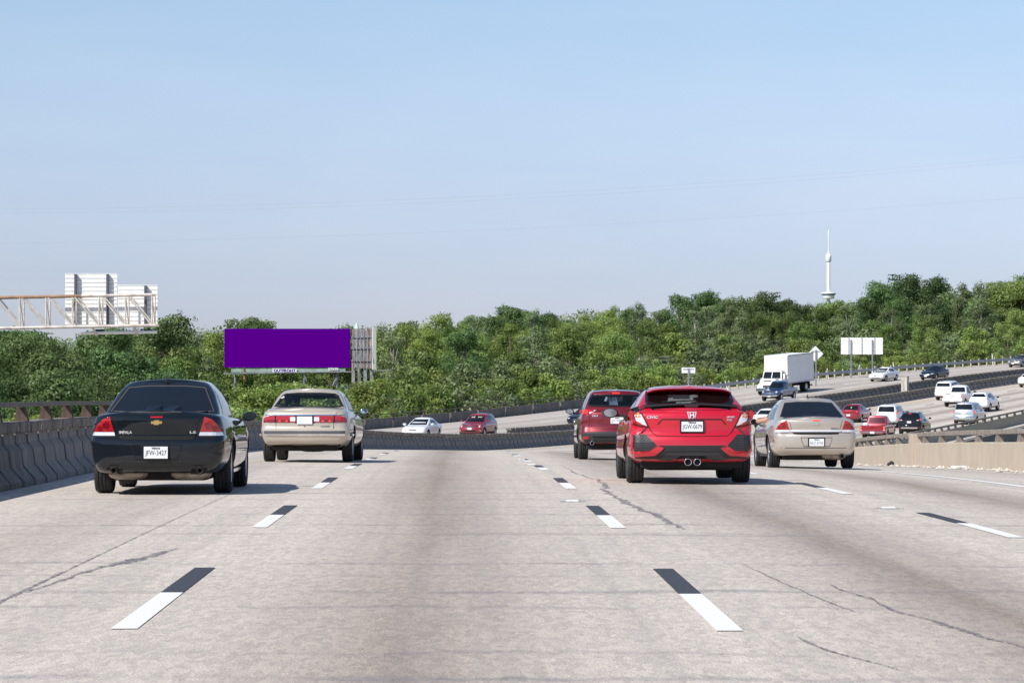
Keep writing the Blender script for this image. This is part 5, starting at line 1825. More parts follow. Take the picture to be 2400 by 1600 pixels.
for sgn in (1, -1):
    f = lambda pts: [(a * sgn, b) for a, b in pts]
    lo = panel(c, 'tail_lamp', f([(.835, .79), (.60, .79), (.60, .92), (.70, .92), (.80, .895), (.83, .86)]), M_RED, 'rear', .010, .02, .06)
    panel(c, 'lamp_band', f([(.832, .79), (.602, .79), (.602, .842), (.832, .842)]), M_REDD, 'rear', .013, .01, .08, parent=lo)
    panel(c, 'lamp_divider', f([(.598, .785), (.575, .785), (.575, .935), (.598, .935)]), M_GAP, 'rear', .011, .01, .1)
    li = panel(c, 'tail_lamp', f([(.573, .79), (.192, .79), (.192, .92), (.573, .92)]), M_RED, 'rear', .010, .02, .06)
    panel(c, 'lamp_band', f([(.573, .79), (.30, .79), (.30, .842), (.573, .842)]), M_REDD, 'rear', .013, .01, .08, parent=li)
    panel(c, 'reversing_lamp', f([(.290, .812), (.185, .812), (.185, .898), (.290, .898)]), M_LENS, 'rear', .014, .01, .08, parent=li)
    for xx in (.36, .50):
        panel(c, 'bulb', f([(xx - .022, .803), (xx + .022, .803), (xx + .022, .832), (xx - .022, .832)]), M_REDON, 'rear', .016, .01, .1, parent=li)
    shutline(c, f([(.575, .785), (.575, .66)]), w=.008)
    shutline(c, f([(.60, .925), (.66, 1.01), (.70, 1.075)]), w=.008)
    mirror_part(c, sgn, 3.35, 1.03, .85, M_CHROME, .72, M_TINT if sgn < 0 else None)
panel(c, 'lamp_chrome_edge', [(-.84, .945), (.84, .945), (.84, .928), (-.84, .928)], M_CHROME, 'rear', .012, .01, .1)
panel(c, 'plate_surround', [(-.192, .935), (.192, .935), (.192, .775), (-.192, .775)], M_GAP, 'rear', .011, .01, .1)
y0 = c.bvh.ray_cast(Vector((0, -5, .83)), Vector((0, 1, 0)), 20)[0].y
plate(c, 0, y0 - .02, .832, '', None)
panel(c, 'bumper_strip', [(-.93, .622), (.93, .622), (.93, .565), (-.93, .565)], plain('bumper_rubber', (.10, .105, .12), .5), 'rear', .016, .02, .08)
panel(c, 'bumper_chrome', [(-.93, .562), (.93, .562), (.93, .520), (-.93, .520)], M_CHROME, 'rear', .018, .02, .08)
panel(c, 'bumper_chrome', [(.03, .56), (1.0, .56), (1.0, .52), (.03, .52)], M_CHROME, 'right', .012, .02, .3, mirror=True)
panel(c, 'side_moulding', [(1.5, .56), (3.5, .56), (3.5, .50), (1.5, .50)], M_CHROME, 'right', .012, .02, .5, mirror=True)
badge(c, 'LeSABRE', .41, .715, .035, M_INKG, .17); badge(c, 'O', 0, .715, .05, M_INKG, .03)
muffler(c, .12, .75, .27, (.30, .3, .07), M_DARK); muffler(c, -.45, .6, .30, (.25, .25, .08), M_DARK)
exhaust(c, .68, .25, .33, .03, .4)
for yy in (1.95, 2.95):
    panel(c, 'door_handle', [(yy, .90), (yy + .18, .90), (yy + .18, .87), (yy, .87)], M_CHROME, 'right', .025, .02, .2, mirror=True)
shutline(c, [(2.44, 1.0), (2.45, .6), (2.40, .36)], 'right', w=.010, mirror=True)
shutline(c, [(3.55, .96), (3.52, .6), (3.50, .36)], 'right', w=.010, mirror=True)
lb_ = panel(c, 'window_sticker', [(-.60, 1.30), (-.54, 1.33), (-.52, 1.30), (-.585, 1.275)], M_WHITE, 'rear', .008, 0, .2)

# ------------------------------------------------------------------ bright red hatchback
CIV = dict(L=4.5, W=0.90, zb=0.27, lift=0.06,
    top=[(0, 1.04), (.25, 1.06), (.8, 1.0), (1.6, .97), (3.0, .93), (3.4, .88), (4.2, .74), (4.5, .66)],
    rows=[(0, .76), (.06, .84), (.16, .885), (.32, .90), (.5, .885), (.62, .895), (.78, .89), (.9, .87), (.97, .83), (1, .76)],
    rear=[(0, .16), (.05, .06), (.13, .02), (.26, .0), (.40, .005), (.50, .03), (.56, .07), (.64, .085), (.80, .075), (.93, .075), (1, .12)],
    front=[(0, .15), (.2, .03), (.45, .0), (.8, .05), (1, .2)],
    br=.13, bf=.30, rr=.17, rf=.25, tr=.05, tf=.07, crown=.05, axles=(.95, 3.65), wr=.33, tw=.235, spokes=5,
    cab=dict(z0=1.0, belt=[(0, 1.03), (.4, 1.03), (1.2, .97), (4, .89)], rb=.16, rt=.78, fb=3.45, ft=1.95, roof=[(.5, 1.37), (1.0, 1.395), (1.6, 1.405), (2.2, 1.385)], n=(18, 6, 46),
             w=[(0, .825), (.25, .785), (.6, .70), (.85, .63), (.95, .585), (1, .52)], br=.14, bf=.30, rr=.15, rf=.12, tr=.05, tf=.07, rcurve=[(0, 0), (.3, .22), (.7, .68), (1, 1)]))
PM_RED = paint('paint_bright_red', (0.62, 0.006, 0.028), 0.2, 0.32)
cv_rw = [(-.60, 1.125), (-.625, 1.20), (-.60, 1.345), (-.5, 1.36), (.5, 1.36), (.60, 1.345), (.625, 1.20), (.60, 1.125)]
cv_fw = [(-.66, .97), (-.52, 1.33), (.52, 1.33), (.66, .97)]
c = make_car('hatchback_car', 'bright red hatchback with split rear window and twin centre exhausts in the right lanes', CIV, PM_RED, 44.3, 9.44, see=[('rear', cv_rw), ('front', cv_fw)])
civic = c
c.root.scale.x = 1.045
glass_pane(c, 'rear_window', cv_rw, M_GLASSD, 'rear', b=.028)
glass_pane(c, 'windscreen', cv_fw, M_GLASS, 'front', b=.03)
side_windows(c, [[(.95, 1.03), (.98, 1.10), (1.45, 1.31), (1.75, 1.32), (1.78, 1.0)], [(1.84, .99), (1.82, 1.32), (2.35, 1.28), (3.12, .97)]], M_TINT)
panel(c, 'parcel_shelf', [(-.74, .14), (.74, .14), (.74, 3.3), (-.74, 3.3)], M_INTER, 'top', .012, .0, .4, bvh=c.bvh_body)
seat(c, -.36, 1.95, .98); seat(c, .36, 1.95, .98); seat(c, -.4, 1.05, .99, w=.5); seat(c, .4, 1.05, .99, w=.5)
bm = bmesh.new(); add_box(bm, (.02, 2.5, 1.27), (.25, .04, .075), .02); bm_obj('rear_view_mirror', bm, M_INTER, c.root)
bm = bmesh.new(); add_box(bm, (0, 2.95, .99), (1.3, .4, .10), .03); bm_obj('dashboard', bm, M_INTER, c.root)
# lower slot of the split window and the spoiler bar across it
panel(c, 'lower_rear_window', [(-.575, 1.125), (.575, 1.125), (.545, 1.068), (-.545, 1.068)], M_TINT, 'rear', .006, .01, .07)
def loft_bar(name, pts, prof, mat, par, smooth=True):
    vs_, fs = [], []
    n = len(prof)
    for p in pts:
        for (dy, dz) in prof:
            vs_.append((p[0], p[1] + dy, p[2] + dz))
    for i in range(len(pts) - 1):
        for k in range(n):
            fs.append((i * n + k, i * n + (k + 1) % n, (i + 1) * n + (k + 1) % n, (i + 1) * n + k))
    fs.append(tuple(range(n))[::-1]); fs.append(tuple(range((len(pts) - 1) * n, len(pts) * n)))
    return mesh_obj(name, vs_, fs, mat, par)
def surf_y(c, x, z):
    h = c.bvh.ray_cast(Vector((x, -6, z)), Vector((0, 1, 0)), 20)
    return h[0].y if h[0] else 0.3
xs = np.linspace(-.64, .64, 21)
wing = [(x, surf_y(c, x, 1.14) - .045, 1.152 - .035 * (abs(x) / .64) ** 2) for x in xs]
sp = loft_bar('spoiler_bar', wing, [(-.05, -.012), (-.055, .004), (-.03, .016), (.06, .018), (.07, -.016)], M_PLASTIC, c.root)
panel(c, 'high_brake_lamp', [(-.11, 1.148), (.11, 1.148), (.085, 1.112), (-.085, 1.112)], plain('lamp_smoked', (.05, .02, .02), .2), 'rear', .10, .05, .1, flat=True)
# roof spoiler lip over the glass
xs = np.linspace(-.585, .585, 25)
rl = []
for x in xs:
    t_ = abs(x) / .585
    rl.append((x, .66 + .10 * t_ ** 4, 1.385 - .018 * t_ ** 2 - .035 * t_ ** 8))
loft_bar('roof_spoiler', rl, [(-.10, -.012), (-.105, -.002), (-.06, .010), (.10, .022), (.25, .024), (.25, -.01), (.02, -.035)], PM_RED, c.root)
# wiper
wp = [(x, surf_y(c, x, 1.19) - .02, 1.185 + .025 * (x + .4) / .5) for x in np.linspace(-.40, .08, 8)]
tube('rear_wiper', wp, .010, M_GAP, c.root, 5)
for sgn in (1, -1):
    f = lambda pts: [(a * sgn, b) for a, b in pts]
    l = panel(c, 'tail_lamp', f([(.885, 1.040), (.845, 1.075), (.72, 1.115), (.60, 1.150), (.60, 1.118), (.712, 1.072), (.66, .95), (.604, .828), (.70, .838), (.815, .868), (.872, .925)]), M_REDD, 'rear', .012, .03, .05)
    panel(c, 'lamp_housing', f([(.892, 1.048), (.85, 1.086), (.72, 1.126), (.590, 1.162), (.590, 1.108), (.70, 1.066), (.65, .95), (.590, .818), (.70, .826), (.825, .856), (.884, .92)]), M_GAP, 'rear', .008, .02, .06, parent=l)
    panel(c, 'lamp_clear_section', f([(.800, 1.020), (.728, 1.062), (.672, .95), (.620, .838), (.70, .868), (.77, .915)]), M_LENS, 'rear', .016, .015, .05, parent=l)
    panel(c, 'indicator', f([(.785, 1.012), (.735, 1.042), (.705, .975), (.755, .955)]), M_AMBER, 'rear', .018, .008, .06, parent=l)
    panel(c, 'lamp_red_edge', f([(.875, 1.03), (.845, 1.06), (.80, 1.04), (.82, .93), (.63, .845), (.70, .850), (.808, .878), (.86, .93)]), M_RED, 'rear', .015, .01, .06, parent=l)
    v = panel(c, 'bumper_vent', f([(.83, .705), (.635, .722), (.490, .556), (.60, .478), (.845, .468)]), M_PLASTIC, 'rear', .012, .03, .06)
    for k in range(6):
        z_ = .50 + k * .034
        xa = .79; xb = float(np.interp(z_, [.48, .556, .722], [.62, .53, .65]))
        zig = [(lerp(xb, xa, i / 8), z_ + (.008 if i % 2 else -.004)) for i in range(9)]
        shutline(c, f(zig), w=.006, off=.018, mat=plain('mesh_grey', (.06, .06, .065), .5), name='vent_mesh')
    panel(c, 'vent_reflector', f([(.830, .690), (.808, .690), (.826, .50), (.842, .50)]), M_RED, 'rear', .020, .012, .06, parent=v)
    panel(c, 'red_fin', f([(.86, .455), (.58, .445), (.50, .475), (.385, .528), (.43, .478), (.52, .405), (.86, .385)]), PM_RED, 'rear', .030, .03, .05)
    mirror_part(c, sgn, 2.75, 1.02, .85, PM_RED if sgn > 0 else M_PLASTIC, 0.98, M_MIRRORG)
    panel(c, 'roof_gutter', f([(.545, .75), (.57, .75), (.565, 1.9), (.54, 1.9)]), M_GAP, 'top', .004, 0, .2)
panel(c, 'diffuser', [(-.47, .558), (.47, .558), (.40, .535), (.52, .40), (.86, .375), (.83, .295), (-.83, .295), (-.86, .375), (-.52, .40), (-.40, .535)], M_PLASTIC, 'rear', .016, .03, .06)
panel(c, 'diffuser_insert', [(-.33, .455), (.36, .455), (.50, .35), (.30, .33), (.17, .41), (-.17, .41), (-.30, .33), (-.47, .35)], plain('plastic_grey', (.045, .045, .05), .45), 'rear', .022, .02, .06)
panel(c, 'diffuser_void', [(-.15, .405), (.15, .405), (.28, .28), (-.28, .28)], M_GAP, 'rear', .024, 0, .06)
exhaust(c, -.062, -.01, .318, .052, .4, M_CHROME); exhaust(c, .066, -.01, .318, .052, .4, M_CHROME)
muffler(c, 0, .55, .30, (.34, .3, .08)); bm = bmesh.new(); add_box(bm, (0, .6, .30), (1.4, .7, .14), .05); bm_obj('rear_tray', bm, M_DARK, c.root)
shutline(c, [(-.60, .83), (-.55, .74), (-.49, .695), (0, .690), (.49, .695), (.55, .74), (.60, .83)], w=.010)
panel(c, 'plate_recess', [(-.475, .865), (-.41, .935), (.41, .935), (.475, .865), (.44, .72), (-.44, .72)], PM_RED, 'rear', -.006, 0, .08)
shutline(c, [(-.475, .862), (-.41, .935), (.41, .935), (.475, .862)], w=.022, off=.004, mat=plain('recess_shade', (.12, .004, .008), .5), name='recess_edge_shade')  # darker red line painted on as the shade along the recess edge
y0 = surf_y(c, 0, .83)
plate(c, 0, y0 - .02, .832, 'JGW-0679', frame=M_DARK)
badge(c, 'CIVIC', -.545, .965, .05, M_SILV, .16); badge(c, 'SPORT', .545, .968, .03, M_SILV, .115); badge(c, 'VTEC', .525, .925, .034, M_SILV, .075)
hb = [(-.062, .045), (-.040, -.045), (.040, -.045), (.062, .045)]
hb = [(-.066, .050), (-.044, -.050), (.044, -.050), (.066, .050)]
panel(c, 'badge_ring', [(a, .995 + b) for a, b in hb], M_SILV, 'rear', .012, .008, .2, hole=[(a * .80, .995 + b * .84) for a, b in hb])
badge(c, 'H', 0, .995, .11, M_SILV, .062, bold=.004)
shutline(c, [(2.98, .93), (2.95, .6), (2.9, .36)], 'right', w=.010, mirror=True); shutline(c, [(1.82, .98), (1.82, .6), (1.75, .36)], 'right', w=.010, mirror=True)
for yy in (1.45, 2.35):
    panel(c, 'door_handle', [(yy, .88), (yy + .18, .88), (yy + .18, .85), (yy, .85)], PM_RED, 'right', .025, .02, .2, mirror=True)
fin(c, .98, PM_RED, .0, .075)

# ------------------------------------------------------------------ dark red crossover
CXF = dict(L=4.55, W=0.92, zb=0.32, lift=0.08,
    top=[(0, 1.16), (.3, 1.17), (1.0, 1.12), (2.2, 1.07), (3.3, 1.04), (3.6, 1.0), (4.3, .88), (4.55, .80)],
    rows=[(0, .78), (.06, .86), (.2, .91), (.36, .92), (.55, .905), (.72, .91), (.86, .885), (.95, .85), (1, .79)],
    rear=[(0, .16), (.05, .07), (.16, .02), (.30, .0), (.40, .02), (.46, .06), (.6, .08), (.8, .075), (.95, .09), (1, .13)],
    front=[(0, .15), (.2, .03), (.45, .0), (.8, .05), (1, .2)],
    br=.15, bf=.28, rr=.18, rf=.25, tr=.06, tf=.07, crown=.04, axles=(.98, 3.68), wr=.355, tw=.225, spokes=5,
    cab=dict(z0=1.1, belt=[(0, 1.14), (.5, 1.14), (1.4, 1.08), (4, 1.02)], rb=.15, rt=.52, fb=3.55, ft=2.35, roof=[(.3, 1.60), (.9, 1.65), (1.6, 1.665), (2.6, 1.63)], n=(18, 6, 44),
             w=[(0, .82), (.3, .775), (.65, .70), (.87, .64), (.95, .60), (1, .54)], br=.14, bf=.28, rr=.16, rf=.12, tr=.05, tf=.06))
PM_MAROON = paint('paint_soul_red', (0.21, 0.012, 0.020), 0.45, 0.32)
cx_rw = [(-.70, 1.335), (-.64, 1.28), (-.3, 1.265), (.3, 1.265), (.64, 1.28), (.70, 1.335), (.645, 1.47), (.575, 1.565), (-.575, 1.565), (-.645, 1.47)]
cx_fw = [(-.68, 1.10), (-.54, 1.58), (.54, 1.58), (.68, 1.10)]
c = make_car('crossover_car', 'dark red crossover half hidden behind the bright red hatchback', CXF, PM_MAROON, 73.0, 9.85, see=[('rear', cx_rw), ('front', cx_fw)])
suv = c
glass_pane(c, 'rear_window', cx_rw, M_GLASSD, 'rear', b=.035); glass_pane(c, 'windscreen', cx_fw, M_GLASS, 'front', b=.03)
side_windows(c, [[(.75, 1.22), (1.0, 1.50), (1.95, 1.57), (2.0, 1.12)], [(2.07, 1.12), (2.03, 1.57), (2.6, 1.52), (3.3, 1.10)]], M_TINT)
panel(c, 'parcel_shelf', [(-.70, .35), (.70, .35), (.72, 3.4), (-.72, 3.4)], M_INTER, 'top', .012, .0, .4, bvh=c.bvh_body)
seat(c, -.38, 1.15, 1.20); seat(c, .38, 1.15, 1.20); seat(c, -.38, 2.1, 1.20); seat(c, .38, 2.1, 1.20)
panel(c, 'high_brake_lamp', [(-.09, 1.612), (.09, 1.612), (.09, 1.580), (-.09, 1.580)], M_REDON, 'rear', .02, .03, .08)
for sgn in (1, -1):
    f = lambda pts: [(a * sgn, b) for a, b in pts]
    l = panel(c, 'tail_lamp', f([(.845, 1.13), (.84, 1.195), (.76, 1.215), (.49, 1.195), (.56, 1.14), (.66, 1.085), (.82, 1.085)]), M_RED, 'rear', .012, .02, .05)
    panel(c, 'lamp_clear_section', f([(.64, 1.19), (.49, 1.192), (.56, 1.142), (.66, 1.092)]), M_LENS, 'rear', .016, .01, .06, parent=l)
    panel(c, 'lit_bulb', f([(.80, 1.185), (.70, 1.195), (.68, 1.14), (.72, 1.10), (.79, 1.11)]), M_REDON, 'rear', .016, .01, .08, parent=l)
    panel(c, 'bumper_reflector', f([(.80, .555), (.66, .56), (.67, .50), (.80, .48)]), M_RED, 'rear', .022, .01, .08)
    shutline(c, f([(.66, 1.08), (.645, .85), (.58, .76), (.3, .745), (0, .745)]), w=.009)
    mirror_part(c, sgn, 3.05, 1.17, .87, M_PLASTIC, 0.9, M_MIRRORG)
panel(c, 'bumper_cladding', [(-.89, .60), (-.70, .665), (0, .675), (.70, .665), (.89, .60), (.87, .40), (.6, .36), (-.6, .36), (-.87, .40)], plain('cladding_grey', (.035, .036, .04), .5), 'rear', .016, .03, .07)
panel(c, 'bumper_slot', [(-.6, .565), (.6, .565), (.56, .53), (-.56, .53)], M_GAP, 'rear', .018, 0, .08)
panel(c, 'plate_recess', [(-.46, .86), (-.30, 1.03), (.30, 1.03), (.46, .86)], PM_MAROON, 'rear', .008, .01, .1)
shutline(c, [(-.46, .86), (-.30, 1.03), (.30, 1.03), (.46, .86)], w=.014, off=.011, mat=plain('recess_shade2', (.05, .004, .006), .5), name='recess_edge_shade')  # shade at the edge of the recess, painted as a dark line
y0 = surf_y(c, 0, .94); plate(c, 0, y0 - .024, .94, 'JJV 9481', ink=M_INKG)
badge(c, 'CX-5', -.52, 1.05, .05, M_SILV, .14); badge(c, 'SKYACTIV', .50, 1.05, .03, M_SILV, .16)
exhaust(c, -.595, .06, .40, .048, .4, M_CHROME); exhaust(c, .595, .06, .40, .048, .4, M_CHROME)
bm = bmesh.new(); add_box(bm, (0, .7, .33), (1.45, .8, .16), .05); bm_obj('rear_tray', bm, M_DARK, c.root)
wp = [(x, surf_y(c, x, 1.31) - .016, 1.30 - .01 * x) for x in np.linspace(-.45, .02, 6)]; tube('rear_wiper', wp, .011, M_GAP, c.root, 5)
fin(c, .75, PM_MAROON, 0, .08)
# ------------------------------------------------------------------ distant traffic
import copy
def spec(base, **kw):
    S = copy.deepcopy(base)
    cab = kw.pop('cab', None)
    S.update(kw)
    if cab:
        S['cab'].update(cab)
    S['n'] = (7, 4, 20)
    if S.get('cab'):
        S['cab']['n'] = (7, 4, 20)
    return S

SEDAN = spec(SED, L=4.7, W=.90, axles=(1.0, 3.72), wr=.32, top=[(0, .98), (.12, 1.01), (.6, 1.02), (1.4, .98), (3.2, .94), (3.8, .90), (4.4, .78), (4.7, .68)],
             cab=dict(rb=.50, rt=1.45, fb=3.70, ft=2.35, belt=[(0, .98), (.5, 1.0), (1.2, .95), (4, .90)], roof=[(.9, 1.41), (1.5, 1.44), (2.2, 1.445), (2.8, 1.41)]))
SUVR = spec(CXF)
TALL = spec(CXF, L=4.7, W=.93, wr=.36, top=[(0, 1.18), (.3, 1.19), (1.0, 1.15), (2.2, 1.10), (3.4, 1.07), (3.7, 1.04), (4.4, .95), (4.7, .88)],
            cab=dict(z0=1.12, belt=[(0, 1.16), (.5, 1.16), (1.4, 1.11), (4, 1.05)], rb=.10, rt=.30, fb=3.65, ft=2.55, roof=[(.2, 1.72), (.9, 1.76), (1.6, 1.77), (2.7, 1.74)],
                     w=[(0, .84), (.3, .81), (.7, .755), (.88, .70), (.95, .66), (1, .60)]))
VAN = spec(CXF, L=5.0, W=.96, zb=.30, wr=.33, axles=(1.0, 4.0), top=[(0, 1.12), (.3, 1.13), (1.0, 1.12), (3.2, 1.05), (4.0, .98), (4.6, .85), (5.0, .76)],
           cab=dict(z0=1.05, belt=[(0, 1.1), (.5, 1.1), (1.4, 1.07), (4.4, .95)], rb=.12, rt=.30, fb=4.35, ft=2.9, roof=[(.2, 1.70), (.9, 1.74), (1.8, 1.75), (3.0, 1.70)],
                    w=[(0, .86), (.3, .83), (.7, .775), (.88, .72), (.95, .68), (1, .62)]))
def pickup_spec(L=5.3, W=.93, H=1.75, bed=1.75, zt=1.03):
    S = spec(CXF, L=L, W=W, zb=.42, wr=.37, tw=.24, axles=(1.15, L - .95), br=.02, rr=.06, tr=.012, crown=.012, lift=.05,
             top=[(0, zt), (bed, zt), (bed + .8, zt), (3.2, zt - .02), (L - 1.35, zt - .02), (L - .3, zt - .10), (L, zt - .2)],
             rear=[(0, .10), (.08, .02), (.14, .0), (.30, .0), (.33, .07), (.9, .075), (1, .08)],
             rows=[(0, .80), (.08, .88), (.25, .925), (.6, .93), (.85, .915), (1, .90)],
             cab=dict(z0=zt - .05, belt=[(0, zt - .03), (5, zt - .05)], rb=bed, rt=bed + .22, fb=bed + 2.05, ft=bed + 1.25, roof=[(bed, H - .03), (bed + .8, H), (bed + 1.4, H - .03)],
                      w=[(0, .82), (.4, .79), (.8, .73), (.92, .69), (1, .60)], br=.04, rr=.10))
    return S

def far_rear(c, win, lamps, pz, bump=None, high=None, plate_w=.305, dark=True, pm=None, wmat=M_TINT):
    panel(c, 'rear_window', win, wmat, 'rear', .006, .01, .12)
    for (pl, m) in lamps:
        panel(c, 'tail_lamp', pl, m, 'rear', .012, .03, .10, mirror=True)
    if high:
        panel(c, 'high_brake_lamp', [(-.09, high), (.09, high), (.09, high - .03), (-.09, high - .03)], M_REDON, 'rear', .02, .03, .2)
    if bump:
        panel(c, 'bumper_trim', [(-bump[2], bump[0]), (bump[2], bump[0]), (bump[2], bump[1]), (-bump[2], bump[1])], bump[3], 'rear', .016, .02, .12)
    if pz:
        y0 = surf_y(c, 0, pz)
        plate(c, 0, y0 - .024, pz, '', None, w=plate_w)
    bm = bmesh.new(); add_box(bm, (0, .5, c.S['zb'] + .02), (1.3, .6, .12), .04); bm_obj('rear_tray', bm, M_DARK, c.root)
def far_front(c, ws, lamps, grille, pz, intake=None, gm=None, ws_m=M_TINT, pm=None, chrome=None):
    L_ = c.S['L']
    panel(c, 'windscreen', ws, ws_m, 'front', .006, .01, .12)
    for (pl, m) in lamps:
        panel(c, 'headlamp', pl, m, 'front', .010, .03, .10, mirror=True)
    if grille:
        panel(c, 'grille', grille, gm or M_PLASTIC, 'front', .010, .02, .12)
    if intake:
        panel(c, 'lower_intake', intake, M_GAP, 'front', .008, .01, .12)
    if pz:
        h = c.bvh.ray_cast(Vector((0, 20, pz)), Vector((0, -1, 0)), 40)[0]
        plate(c, 0, h.y + .02, pz, '', None, ry=-1)
def far_mirrors(c, y, z, x, m, sc=.9):
    for sgn in (1, -1):
        mirror_part(c, sgn, y, z, x, m, sc, M_TINT)
SEDW = [[(1.15, 1.01), (1.5, 1.29), (2.15, 1.335), (2.18, .98)], [(2.25, .98), (2.2, 1.335), (2.6, 1.31), (3.35, .96)]]
SUVW = [[(.75, 1.22), (1.0, 1.50), (1.95, 1.57), (2.0, 1.12)], [(2.07, 1.12), (2.03, 1.57), (2.6, 1.52), (3.3, 1.10)]]
TALLW = [[(.55, 1.24), (.62, 1.60), (1.25, 1.64), (1.28, 1.20)], [(1.34, 1.20), (1.31, 1.64), (2.05, 1.66), (2.1, 1.16)], [(2.17, 1.16), (2.12, 1.66), (2.75, 1.60), (3.4, 1.13)]]

PW = paint('paint_white', (0.80, 0.80, 0.79), 0.0, 0.35)
PSIL = paint('paint_silver_blue', (0.52, 0.57, 0.62), 0.5, 0.35)
PGREY = paint('paint_grey_metal', (0.30, 0.28, 0.265), 0.6, 0.35)
PNAVY = paint('paint_navy', (0.010, 0.014, 0.028), 0.2, 0.3)
PBLUE = paint('paint_blue', (0.020, 0.050, 0.14), 0.3, 0.3)
PRED2 = paint('paint_dark_red', (0.30, 0.015, 0.030), 0.25, 0.35)
PBLK = paint('paint_black', (0.012, 0.013, 0.016), 0.0, 0.3)

# going away on the near carriageway -------------------------------------------------
G1 = 'cars climbing away on the far bend'
c = make_car('sedan_car', 'dark red sedan with lit brake lamps nearest the median barrier', SEDAN, PRED2, 255.8, 6.8, group=G1)
far_rear(c, [(-.60, 1.05), (-.48, 1.35), (.48, 1.35), (.60, 1.05)], [([(.83, .93), (.80, 1.0), (.62, .98), (.60, .90), (.66, .84), (.80, .84)], M_REDON)], .62, high=1.0)
panel(c, 'window_sticker', [(.05 * math.cos(a), 1.21 + .05 * math.sin(a)) for a in np.linspace(0, 6.28, 10)[:-1]], plain('sticker_yellow', (.75, .72, .15), .6), 'rear', .012, 0, .2)
side_windows(c, SEDW, M_TINT); far_mirrors(c, 3.15, 1.0, .84, PRED2)

c = make_car('suv_car', 'boxy white sport utility with tall red and amber corner lamps behind the red pickup', TALL, PW, 247.3, 11.9, group=G1)
far_rear(c, [(-.66, 1.24), (-.58, 1.66), (.58, 1.66), (.66, 1.24)], [([(.87, 1.06), (.86, 1.22), (.79, 1.22), (.78, 1.06)], M_REDON), ([(.86, 1.225), (.80, 1.40), (.74, 1.40), (.785, 1.225)], M_AMBER)], .9, high=1.75)
side_windows(c, TALLW, M_TINT); far_mirrors(c, 3.3, 1.18, .87, PW)

c = make_car('suv_car', 'black compact sport utility with silver bumper guard just behind the tan wall rail', SUVR, PBLK, 235.1, 16.2, group=G1)
far_rear(c, [(-.66, 1.29), (-.57, 1.56), (.57, 1.56), (.66, 1.29)], [([(.84, 1.13), (.83, 1.20), (.60, 1.16), (.56, 1.10), (.80, 1.09)], M_REDON), ([(.60, 1.15), (.52, 1.13), (.56, 1.09), (.76, 1.085)], M_LENS)], .98, bump=(.60, .49, .62, M_CHROME), high=1.61)
panel(c, 'bumper_reflector', [(.82, .60), (.72, .60), (.72, .54), (.80, .53)], M_RED, 'rear', .02, .01, .1, mirror=True)
side_windows(c, SUVW, M_TINT); far_mirrors(c, 3.05, 1.17, .87, PBLK)
loft = [(sx * .60, y, 1.66 + .02) for sx in (1,) for y in (.8, 2.2)]
for sx in (-1, 1):
    tube('roof_rail', [(sx * .60, .75, 1.64), (sx * .60, .95, 1.70), (sx * .60, 2.1, 1.71), (sx * .60, 2.3, 1.64)], .018, M_PLASTIC, c.root)

PK1 = pickup_spec(5.1, .90, 1.68, 1.8, 1.04)
c = make_car('pickup_truck', 'dark red pickup truck with chrome rear bumper behind the tan wall rail', PK1, PRED2, 223.4, 15.6, cat='pickup', group=G1)
far_rear(c, [(-.62, 1.15), (-.55, 1.56), (.55, 1.56), (.62, 1.15)], [([(.88, .86), (.88, .99), (.78, .99), (.78, .86)], M_AMBER), ([(.88, .76), (.88, .86), (.78, .86), (.78, .76)], M_REDON), ([(.88, .70), (.88, .76), (.78, .76), (.78, .70)], M_LENS)], .55, bump=(.655, .47, .88, M_CHROME), high=1.66, wmat=M_GLASSD)
panel(c, 'tailgate', [(-.75, 1.01), (.75, 1.01), (.75, .70), (-.75, .70)], PRED2, 'rear', .012, .02, .2); panel(c, 'gate_handle', [(-.08, .93), (.08, .93), (.08, .88), (-.08, .88)], M_GAP, 'rear', .016, .01, .2)
badge(c, 'Ranger', -.45, .77, .09, M_CHROME, .36)
panel(c, 'bed_floor', [(-.72, .12), (.72, .12), (.72, 1.72), (-.72, 1.72)], M_DARK, 'top', .006, 0, .5, bvh=c.bvh_body)
side_windows(c, [[(2.05, 1.12), (2.12, 1.54), (2.75, 1.56), (3.45, 1.10)]], M_TINT); far_mirrors(c, 3.3, 1.13, .86, M_PLASTIC)
bm = bmesh.new(); bmesh.ops.create_uvsphere(bm, u_segments=12, v_segments=8, radius=.22); bmesh.ops.scale(bm, vec=(1, 1, .8), verts=bm.verts); bmesh.ops.translate(bm, vec=(-.55, .55, 1.08), verts=bm.verts)
ob = bm_obj('white_bundle', bm, plain('bundle_white', (.7, .72, .74), .8), c.root, True)

c = make_car('minivan', 'pale silver blue minivan with round red tail lamps, rightmost of the distant group', VAN, PSIL, 255.7, 16.3, cat='minivan', group=G1)
far_rear(c, [(-.72, 1.22), (-.64, 1.64), (.64, 1.64), (.72, 1.22)], [([(.92, .98), (.90, 1.11), (.80, 1.10), (.79, .98), (.85, .93)], M_REDON)], .95, bump=(.70, .62, .80, M_CHROME), high=1.70, plate_w=.42)
side_windows(c, [[(.55, 1.18), (.65, 1.58), (1.5, 1.63), (1.52, 1.15)], [(1.58, 1.15), (1.56, 1.63), (2.7, 1.62), (2.75, 1.10)], [(2.82, 1.10), (2.78, 1.62), (3.1, 1.56), (4.0, 1.05)]], M_TINT); far_mirrors(c, 3.7, 1.12, .9, M_PLASTIC)

c = make_car('suv_car', 'white crossover half hidden behind the silver blue minivan', SUVR, PW, 277.7, 12.2, group=G1)
far_rear(c, [(-.66, 1.30), (-.57, 1.56), (.57, 1.56), (.66, 1.30)], [([(.84, 1.10), (.83, 1.20), (.66, 1.18), (.70, 1.10)], M_RED)], .9)
side_windows(c, SUVW, M_TINT); far_mirrors(c, 3.05, 1.17, .87, M_PLASTIC)

